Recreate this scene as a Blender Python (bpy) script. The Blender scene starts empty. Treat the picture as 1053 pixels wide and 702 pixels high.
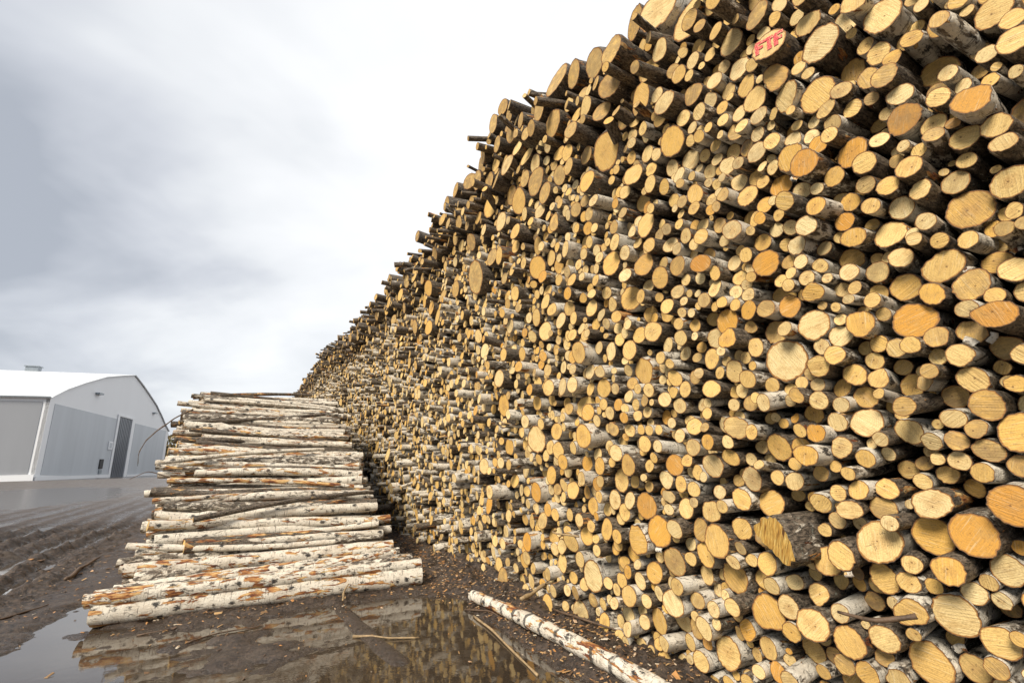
import bpy, math, random
import numpy as np
from mathutils import Vector, Matrix, kdtree, noise
S = bpy.context.scene
COL = S.collection
rng = np.random.default_rng(7)
AZ = math.radians(29.3)
U = np.array([-math.sin(AZ), math.cos(AZ), 0.0])      # runs along the face of the big stack
N = np.array([math.cos(AZ), math.sin(AZ), 0.0])       # runs into the stack, along the logs
Z = np.array([0.0, 0.0, 1.0])
FACE = 3.08
CAM_H = 1.7

def W(s, q, z): return s * U + q * N + z * Z

# ------------------------------------------------------------------ helpers
def tag(o, label=None, cat=None, group=None, kind=None):
    if label: o['label'] = label
    if cat: o['category'] = cat
    if group: o['group'] = group
    if kind: o['kind'] = kind
    return o

def make_obj(name, me, parent=None, mats=()):
    o = bpy.data.objects.new(name, me)
    COL.objects.link(o)
    if parent is not None: o.parent = parent
    for m in mats: me.materials.append(m)
    return o

class Acc:
    """collects vertices, faces and per-vertex data; becomes ONE mesh"""
    def __init__(s):
        s.v = []; s.f = []; s.n = 0; s.lc = []; s.lid = []; s.rr = []; s.mi = []; s.sm = []
    def add(s, v, faces, lc=None, lid=(0, 0, 0), rr=0.0, mi=0, smooth=True):
        v = np.asarray(v, float); k = len(v)
        s.v.append(v)
        s.lc.append(v if lc is None else np.asarray(lc, float))
        s.lid.append(np.tile(np.asarray(lid, float), (k, 1)))
        s.rr.append(np.full(k, float(rr)) if np.isscalar(rr) else np.asarray(rr, float))
        for f in faces: s.f.append([i + s.n for i in f])
        s.mi += [mi] * len(faces); s.sm += [smooth] * len(faces)
        s.n += k
    def mesh(s, name, origin=None):
        me = bpy.data.meshes.new(name)
        v = np.concatenate(s.v)
        if origin is not None: v = v - np.asarray(origin)
        me.from_pydata(v.tolist(), [], s.f)
        a = me.attributes.new('lc', 'FLOAT_VECTOR', 'POINT'); a.data.foreach_set('vector', np.concatenate(s.lc).astype(np.float32).ravel())
        a = me.attributes.new('lid', 'FLOAT_VECTOR', 'POINT'); a.data.foreach_set('vector', np.concatenate(s.lid).astype(np.float32).ravel())
        a = me.attributes.new('rr', 'FLOAT', 'POINT'); a.data.foreach_set('value', np.concatenate(s.rr).astype(np.float32))
        me.polygons.foreach_set('material_index', s.mi)
        me.polygons.foreach_set('use_smooth', s.sm)
        me.update()
        return me

def box_faces():
    return [(0, 3, 2, 1), (4, 5, 6, 7), (0, 1, 5, 4), (1, 2, 6, 5), (2, 3, 7, 6), (3, 0, 4, 7)]

# ------------------------------------------------------------------ materials
def mat(name):
    m = bpy.data.materials.new(name); m.use_nodes = True
    nt = m.node_tree; nt.nodes.clear()
    return m, NT(nt)

class NT:
    def __init__(s, nt): s.nt = nt; s.N = nt.nodes; s.L = nt.links
    def n(s, t, **k):
        x = s.N.new(t)
        for a, b in k.items():
            if a.startswith('_'): setattr(x, a[1:], b)
            else: s.set(x.inputs[a.replace('__', ' ')], b)
        return x
    def set(s, inp, v):
        if isinstance(v, bpy.types.NodeSocket): s.L.new(v, inp)
        else: inp.default_value = v
    def math(s, op, a, b=0.0, c=0.0, clamp=False):
        x = s.N.new('ShaderNodeMath'); x.operation = op; x.use_clamp = clamp
        for i, v in enumerate((a, b, c)): s.set(x.inputs[i], v)
        return x.outputs[0]
    def vmath(s, op, a, b=(0, 0, 0)):
        x = s.N.new('ShaderNodeVectorMath'); x.operation = op
        s.set(x.inputs[0], a); s.set(x.inputs[1], b)
        return x.outputs['Value'] if op in ('LENGTH', 'DOT_PRODUCT') else x.outputs[0]
    def noise(s, vec, scale, detail=3.0, rough=0.55, dist=0.0):
        x = s.N.new('ShaderNodeTexNoise')
        s.set(x.inputs['Vector'], vec); s.set(x.inputs['Scale'], scale); s.set(x.inputs['Detail'], detail)
        s.set(x.inputs['Roughness'], rough); s.set(x.inputs['Distortion'], dist)
        return x.outputs['Fac']
    def ramp(s, fac, stops, mode='LINEAR'):
        x = s.N.new('ShaderNodeValToRGB'); x.color_ramp.interpolation = mode
        s.set(x.inputs[0], fac)
        el = x.color_ramp.elements
        while len(el) < len(stops): el.new(0.5)
        for e, (p, c) in zip(el, stops):
            e.position = p
            e.color = (c, c, c, 1) if not hasattr(c, '__len__') else (*c, 1)
        return x.outputs[0]
    def step(s, fac, a, b):
        x = s.N.new('ShaderNodeMapRange'); x.interpolation_type = 'SMOOTHSTEP'
        s.set(x.inputs[0], fac); s.set(x.inputs[1], a); s.set(x.inputs[2], b)
        return x.outputs[0]
    def mix(s, fac, a, b, blend='MIX'):
        x = s.N.new('ShaderNodeMix'); x.data_type = 'RGBA'; x.blend_type = blend
        s.set(x.inputs[0], fac)
        for i, v in ((6, a), (7, b)):
            if not isinstance(v, bpy.types.NodeSocket) and len(v) == 3: v = (*v, 1)
            s.set(x.inputs[i], v)
        return x.outputs[2]
    def bump(s, h, strength=0.3, dist=0.01):
        return s.n('ShaderNodeBump', Height=h, Strength=strength, Distance=dist).outputs[0]
    def attr(s, name): return s.n('ShaderNodeAttribute', _attribute_name=name)
    def out(s, **k):
        p = s.N.new('ShaderNodeBsdfPrincipled')
        for a, b in k.items():
            a = a.replace('__', ' ')
            if not isinstance(b, bpy.types.NodeSocket) and hasattr(b, '__len__') and len(b) == 3: b = (*b, 1)
            s.set(p.inputs[a], b)
        o = s.N.new('ShaderNodeOutputMaterial'); s.L.new(p.outputs[0], o.inputs[0])
        return p

def cut_material():
    m, t = mat('sawn_birch_end')
    lc = t.attr('lc').outputs['Vector']; lid = t.attr('lid').outputs['Vector']; rr = t.attr('rr').outputs['Fac']
    sx = t.n('ShaderNodeSeparateXYZ', Vector=lid)
    tone, rnd, dark = sx.outputs[0], sx.outputs[1], sx.outputs[2]
    off = t.vmath('SCALE', t.n('ShaderNodeCombineXYZ', X=rnd, Y=tone, Z=rnd).outputs[0]); off.node.inputs['Scale'].default_value = 61.0
    v = t.vmath('ADD', lc, off)
    base = t.ramp(tone, [(0.0, (0.92, 0.73, 0.37)), (0.3, (0.89, 0.62, 0.225)), (0.6, (0.82, 0.49, 0.115)), (0.8, (0.76, 0.38, 0.055)), (1.0, (0.60, 0.24, 0.035))])
    base = t.mix(t.math('MULTIPLY', t.math('FRACT', t.math('MULTIPLY', rnd, 17.0)), 0.24), base, (0.42, 0.25, 0.10))
    # broad blotches where sap has oxidised
    bl = t.noise(v, 14.0, 3.0, 0.6)
    base = t.mix(t.math('MULTIPLY', t.step(bl, 0.47, 0.72), 0.5), base, (0.52, 0.31, 0.10))
    heart = t.step(t.math('ADD', rr, t.math('MULTIPLY', t.math('SUBTRACT', t.noise(v, 22.0, 2.0), 0.5), 0.7)), 0.55, 0.25)
    hz = t.step(rnd, 0.62, 0.9)
    base = t.mix(t.math('MULTIPLY', t.math('MULTIPLY', heart, hz), 0.38), base, (0.50, 0.27, 0.09))
    po = t.n('ShaderNodeCombineXYZ', X=t.math('MULTIPLY', t.math('SINE', t.math('MULTIPLY', rnd, 91.0)), 0.014), Y=t.math('MULTIPLY', t.math('COSINE', t.math('MULTIPLY', rnd, 57.0)), 0.014), Z=0.0).outputs[0]
    pr_ = t.vmath('LENGTH', t.vmath('SUBTRACT', t.vmath('MULTIPLY', lc, (1, 1, 0)), po))
    # growth rings
    warp = t.noise(v, 9.0, 2.0)
    rad = t.math('ADD', t.math('MULTIPLY', pr_, 95.0), t.math('MULTIPLY', warp, 5.0))
    ring = t.math('SINE', t.math('MULTIPLY', rad, 6.283))
    base = t.mix(t.math('MULTIPLY', t.math('MULTIPLY_ADD', ring, 0.5, 0.5), 0.22), base, (0.38, 0.22, 0.08))
    # chainsaw kerf streaks, turned differently on every end
    rot = t.n('ShaderNodeVectorRotate', Vector=v, Angle=t.math('MULTIPLY', rnd, 40.0)); rot.rotation_type = 'Z_AXIS'
    st = t.vmath('MULTIPLY', rot.outputs[0], (7.0, 120.0, 1.0))
    saw = t.noise(st, 1.0, 2.0, 0.7)
    base = t.mix(t.math('MULTIPLY', t.step(saw, 0.50, 0.66), t.math('MULTIPLY_ADD', t.math('FRACT', t.math('MULTIPLY', rnd, 7.3)), 0.45, 0.08)), base, (0.42, 0.25, 0.09))
    base = t.mix(t.math('MULTIPLY', t.step(saw, 0.45, 0.28), 0.35), base, (0.86, 0.72, 0.46))
    fib = t.noise(t.vmath('MULTIPLY', rot.outputs[0], (25.0, 330.0, 1.0)), 1.0, 2.0, 0.6)
    base = t.mix(t.math('MULTIPLY', t.step(fib, 0.52, 0.68), 0.30), base, (0.30, 0.17, 0.06))
    # fine grime
    gr = t.noise(v, 90.0, 4.0, 0.7)
    base = t.mix(t.math('MULTIPLY', t.step(gr, 0.54, 0.70), 0.5), base, (0.20, 0.12, 0.05))
    # short radial checks
    ang = t.n('ShaderNodeSeparateXYZ', Vector=lc)
    th = t.math('ARCTAN2', ang.outputs[1], ang.outputs[0])
    cr = t.noise(t.n('ShaderNodeCombineXYZ', X=t.math('COSINE', th), Y=t.math('SINE', th), Z=t.math('MULTIPLY_ADD', rnd, 37.0, t.math('MULTIPLY', rr, 0.25))).outputs[0], 1.3, 2.0)
    line = t.step(t.math('ABSOLUTE', t.math('SUBTRACT', cr, 0.5)), 0.009, 0.002)
    cm = t.math('MULTIPLY', line, t.math('MULTIPLY', t.step(rr, 0.8, 0.3), t.step(rnd, 0.74, 0.78)))
    base = t.mix(t.math('MULTIPLY', cm, 0.7), base, (0.10, 0.05, 0.02))
    # pith
    pith = t.math('MULTIPLY', t.step(t.math('ADD', pr_, t.math('MULTIPLY', t.noise(v, 160.0, 2.0), 0.006)), 0.0095, 0.005), t.step(rnd, 0.55, 0.6))
    base = t.mix(t.math('MULTIPLY', pith, 0.8), base, (0.13, 0.06, 0.02))
    # decayed, weathered ends
    dk = t.mix(t.noise(v, 35.0, 4.0, 0.7), (0.09, 0.055, 0.03), (0.33, 0.23, 0.13))
    base = t.mix(t.math('MULTIPLY', dark, t.step(t.noise(v, 12.0, 4.0, 0.7), 0.25, 0.62)), base, dk)
    # inner bark ring
    edge = t.math('ADD', rr, t.math('MULTIPLY', t.math('SUBTRACT', t.noise(v, 55.0, 3.0), 0.5), 0.12))
    base = t.mix(t.step(edge, 0.885, 0.925), base, (0.36, 0.17, 0.05))
    base = t.mix(t.step(edge, 0.95, 0.985), base, (0.07, 0.045, 0.03))
    h = t.math('ADD', saw, t.math('MULTIPLY', gr, 0.5))
    t.out(Base__Color=base, Roughness=0.72, Normal=t.bump(h, 0.8, 0.006), **{'Specular IOR Level': 0.3})
    return m

def bark_material(pile):
    """white birch bark with dark bands, lichen and torn orange patches; lid = (whiteness, random, torn)"""
    m, t = mat('birch_bark')
    lc = t.attr('lc').outputs['Vector']; lid = t.attr('lid').outputs['Vector']
    sx = t.n('ShaderNodeSeparateXYZ', Vector=lid)
    white, rnd, torn = sx.outputs[0], sx.outputs[1], sx.outputs[2]
    off = t.vmath('SCALE', t.n('ShaderNodeCombineXYZ', X=rnd, Y=white, Z=rnd).outputs[0]); off.node.inputs['Scale'].default_value = 53.0
    v = t.vmath('ADD', lc, off)
    vz = t.vmath('MULTIPLY', v, (9.0, 9.0, 60.0))
    vl = t.vmath('MULTIPLY', v, (22.0, 22.0, 9.0))
    lent = t.noise(vz, 1.0, 3.0, 0.65)
    patch = t.noise(vl, 1.0, 4.0, 0.65, 0.4)
    fine = t.noise(v, 120.0, 4.0, 0.7)
    rough = t.noise(t.vmath('MULTIPLY', v, (60.0, 60.0, 22.0)), 1.0, 4.0, 0.75, 0.8)
    wcol = t.mix(fine, (0.70, 0.61, 0.47), (0.88, 0.82, 0.70))
    wcol = t.mix(t.math('MULTIPLY', t.step(t.noise(v, 5.0, 2.0), 0.42, 0.7), 0.5), wcol, (0.50, 0.40, 0.29))
    col = t.mix(t.math('MULTIPLY', t.step(lent, 0.585, 0.66), 0.8), wcol, (0.15, 0.115, 0.09))
    mott = t.noise(t.vmath('MULTIPLY', v, (38.0, 38.0, 26.0)), 1.0, 5.0, 0.72, 0.6)
    col = t.mix(t.math('MULTIPLY', t.step(mott, 0.54, 0.66), 0.75), col, (0.23, 0.19, 0.14))
    col = t.mix(t.math('MULTIPLY', t.step(mott, 0.40, 0.30), 0.45), col, (0.45, 0.44, 0.36))
    # diamond-shaped black scars
    vs = t.n('ShaderNodeTexVoronoi', Vector=t.vmath('MULTIPLY', v, (8.5, 8.5, 6.5)), Scale=1.0, Randomness=1.0)
    scar = t.step(t.math('ADD', vs.outputs['Distance'], t.math('MULTIPLY', t.math('SUBTRACT', rough, 0.5), 1.1)), 0.29, 0.15)
    col = t.mix(scar, col, (0.045, 0.04, 0.035))
    # dark, rough and lichen-grown bark
    dcol = t.mix(t.step(rough, 0.36, 0.68), (0.025, 0.02, 0.016), (0.27, 0.21, 0.15))
    dcol = t.mix(t.math('MULTIPLY', t.step(t.noise(v, 26.0, 4.0, 0.7), 0.60, 0.68), 0.6), dcol, (0.34, 0.36, 0.29))
    darkm = t.step(t.math('ADD', patch, t.math('MULTIPLY', white, -0.62)), 0.10, 0.20)
    col = t.mix(darkm, col, dcol)
    # torn-away bark: orange inner bark and bare wood
    vt = t.vmath('MULTIPLY', v, (13.0, 13.0, 3.2))
    tn = t.noise(vt, 1.0, 4.0, 0.62, 0.5)
    tm = t.step(t.math('ADD', tn, t.math('MULTIPLY', torn, 0.20)), 0.665, 0.685)
    tcol = t.ramp(t.noise(t.vmath('MULTIPLY', v, (30.0, 30.0, 7.0)), 1.0, 4.0, 0.6), [(0.30, (0.08, 0.025, 0.012)), (0.43, (0.20, 0.065, 0.025)), (0.52, (0.50, 0.23, 0.07)), (0.62, (0.72, 0.50, 0.22))])
    col = t.mix(tm, col, tcol)
    if pile:
        sz = t.n('ShaderNodeSeparateXYZ', Vector=lc).outputs[2]
        bw = t.math('ADD', t.math('MULTIPLY', sz, 4.3), t.math('MULTIPLY', t.noise(t.vmath('MULTIPLY', v, (9, 9, 2)), 1.0, 3.0), 0.55))
        fr = t.math('FRACT', bw)
        band = t.math('MULTIPLY', t.step(t.math('ABSOLUTE', t.math('SUBTRACT', fr, 0.5)), 0.13, 0.06), t.step(t.noise(v, 9.0, 3.0), 0.40, 0.50))
        col = t.mix(t.math('MULTIPLY', band, 0.88), col, (0.05, 0.045, 0.04))
    h = t.math('ADD', t.math('MULTIPLY', rough, 0.8), t.math('ADD', t.math('MULTIPLY', tm, -0.7), t.math('MULTIPLY', lent, 0.4)))
    t.out(Base__Color=col, Roughness=t.math('MULTIPLY_ADD', fine, 0.3, 0.45), Normal=t.bump(h, 1.0, 0.014), **{'Specular IOR Level': 0.35})
    return m

def simple(name, c, rough=0.6, var=0.12, scale=3.0, bump=0.0, spec=0.4, streak=None):
    m, t = mat(name)
    tc = t.n('ShaderNodeTexCoord').outputs['Object']
    vec = tc if streak is None else t.vmath('MULTIPLY', tc, streak)
    nz = t.noise(vec, scale, 5.0, 0.6)
    c2 = tuple(x * (1 - 2.4 * var) for x in c)
    col = t.mix(t.step(nz, 0.3, 0.75), c, c2)
    k = dict(Base__Color=col, Roughness=rough)
    if bump: k['Normal'] = t.bump(nz, bump, 0.02)
    t.out(**k, **{'Specular IOR Level': spec})
    return m

M_CUT = cut_material()
def torn_material():
    m, t = mat('torn_wood')
    lc = t.attr('lc').outputs['Vector']
    rot = t.n('ShaderNodeVectorRotate', Vector=lc, Angle=1.15); rot.rotation_type = 'Z_AXIS'
    f1 = t.noise(t.vmath('MULTIPLY', rot.outputs[0], (9.0, 75.0, 1.0)), 1.0, 4.0, 0.65, 0.3)
    f2 = t.noise(t.vmath('MULTIPLY', rot.outputs[0], (3.0, 24.0, 1.0)), 1.0, 2.0, 0.5, 0.2)
    col = t.ramp(f1, [(0.30, (0.22, 0.09, 0.02)), (0.44, (0.62, 0.32, 0.06)), (0.58, (0.84, 0.54, 0.14)), (0.72, (0.92, 0.70, 0.30))])
    col = t.mix(t.step(f2, 0.40, 0.34), col, (0.16, 0.07, 0.02))
    t.out(Base__Color=col, Roughness=0.6, Normal=t.bump(t.math('ADD', f1, f2), 1.0, 0.02))
    return m
M_TORN = torn_material()
M_BARK = bark_material(False)
M_TWIG = simple('twig_bark', (0.16, 0.10, 0.06), 0.6, 0.25, 20.0, 0.4)
M_PAINT, t = mat('red_spray_paint')
tc = t.n('ShaderNodeTexCoord').outputs['Object']
pn = t.noise(tc, 150.0, 4.0, 0.7); pm = t.noise(t.vmath('MULTIPLY', tc, (220.0, 220.0, 40.0)), 1.0, 3.0, 0.7)
pc = t.mix(t.step(pn, 0.35, 0.65), (0.62, 0.02, 0.03), (0.40, 0.02, 0.03))
pc = t.mix(t.step(pm, 0.51, 0.60), pc, (0.78, 0.36, 0.20))
t.out(Base__Color=pc, Roughness=0.6)

# ------------------------------------------------------------------ one log
def frame(d):
    d = d / np.linalg.norm(d)
    a = np.cross(Z, d)
    if np.linalg.norm(a) < 1e-3: a = np.array([1.0, 0, 0])
    a /= np.linalg.norm(a)
    return a, np.cross(d, a), d

def log_parts(p, d, L, R, rg, sides, rings, taper=0.85, wob=0.05, bend=0.0, shape=None, lean=None, rimn=0.03):
    """p = centre of the visible cut end, d = unit axis away from it. returns (side v, faces, lc), (cap ...), (far cap ...)"""
    a, b, d = frame(d)
    th = np.arange(sides) * 2 * math.pi / sides
    prof = np.ones(sides)
    for k in (2, 3, 4, 5): prof += wob * rg.normal() / (k - 0.8) ** 1.5 * np.cos(k * th + rg.uniform(0, 6.28))
    prof *= 1 + rimn * 0.3 * rg.normal(size=sides)
    if shape is not None: prof = shape(th) * (1 + 0.015 * rg.normal(size=sides))
    bd = rg.uniform(0, 6.28); bx, by = math.cos(bd) * bend, math.sin(bd) * bend
    # cut plane leans a little
    lx, ly = (rg.normal(0, 0.10, 2) if lean is None else lean)
    if rings > 3:
        ts = np.concatenate([[0, 0.012], np.linspace(0.06, 1.0, rings - 2)])
    else: ts = np.linspace(0, 1, rings)
    V = []; LC = []
    for i, t_ in enumerate(ts):
        rad = R * prof * (1 - (1 - taper) * t_)
        if rings > 3:
            rad = rad * (1 + 0.04 * rg.normal() + 0.022 * rg.normal(size=sides) + 0.05 * max(0, rg.normal() - 0.8) * np.exp(-((((th - rg.uniform(0, 6.28) + 3.14) % 6.28) - 3.14) / 0.5) ** 2) * 4)
            if i == 0: rad = rad * 0.985
        x = rad * np.cos(th); y = rad * np.sin(th)
        zz = np.full(sides, t_ * L)
        w = max(0.0, 1 - t_ * 3)
        zz = zz + w * (lx * x + ly * y)
        cx = bx * math.sin(math.pi * t_); cy = by * math.sin(math.pi * t_)
        V.append(p + np.outer(x + cx, a) + np.outer(y + cy, b) + np.outer(zz, d))
        LC.append(np.stack([x, y, zz], 1))
    F = []
    for i in range(len(ts) - 1):
        o = i * sides
        for j in range(sides):
            k = (j + 1) % sides
            F.append((o + j, o + sides + j, o + sides + k, o + k))
    def cap(i, flip):
        rim = V[i]; lr = LC[i]; c = rim.mean(0); cl = lr.mean(0)
        mid = c + (rim - c) * 0.5; ml = cl + (lr - cl) * 0.5
        v = np.concatenate([rim, mid, [c]]); l = np.concatenate([lr, ml, [cl]])
        r_ = np.concatenate([np.ones(sides), np.full(sides, .5), [0.0]])
        f = []
        for j in range(sides):
            k = (j + 1) % sides
            q = [(j, k, sides + k, sides + j), (sides + j, sides + k, 2 * sides)]
            f += [tuple(reversed(x)) for x in q] if flip else q
        return v, f, l, r_
    return (np.concatenate(V), F, np.concatenate(LC)), cap(0, False), cap(len(ts) - 1, True)

TONE = {'-': (0.0, 0.52), 'p': (0.0, 0.12), 'm': (0.45, 0.65), 'o': (0.72, 0.88), 'O': (0.85, 0.97), 'Q': (0.9, 1.0), 'b': (0.35, 0.6), 'd': (0.3, 0.6), 'D': (0.3, 0.6), 'H': (0.55, 0.75), 'F': (0.2, 0.3), 'W': (0.6, 0.65), 't': (0.35, 0.6)}
DARKN = {'b': 0.62, 'd': 0.25, 'D': 1.0, 't': 0.5}

def cutid(t, rg):
    lo, hi = TONE[t]
    dk = DARKN.get(t, 0.0) * rg.uniform(0.7, 1.1) if t in DARKN else (0.0 if rg.random() > 0.2 else rg.uniform(0.2, 0.55))
    return (rg.uniform(lo, hi), (0.1 + 0.9 * rg.random()) if t != 'H' else 0.9, min(dk, 1.0))

def barkid(t, rg, s, z, r):
    base = rg.choice([0.72, 0.5, 0.3, 0.05], p=[0.42, 0.22, 0.18, 0.18])
    if z > top_z(s) - 1.1 or (r > 0.1 and z > 3.5): base = rg.choice([0.35, 0.15, 0.0], p=[0.3, 0.35, 0.35])
    if t == 'D': base = 0.0
    if t == 'p': base = 0.75
    return (float(np.clip(base + rg.normal(0, 0.06), 0, 0.95)), rg.random(), max(0.0, rg.normal(0.0, 0.25)))

TOPS = [-3, 2.1, 2.9, 3.8, 4.6, 5.5, 6.3, 8.3, 9.9, 13, 17, 26, 40, 60]
TOPZ = [5.85, 5.75, 5.85, 6.2, 6.62, 6.85, 6.5, 6.65, 6.2, 6.55, 6.35, 7.3, 7.0, 7.0]
def top_z(s): return float(np.interp(s, TOPS, TOPZ))
def ragged(s): return 0.14 * np.sin(s * 3.1 + 0.6) + 0.12 * np.sin(s * 7.3 + 1.9) + 0.10 * np.sin(s * 1.3)

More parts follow.
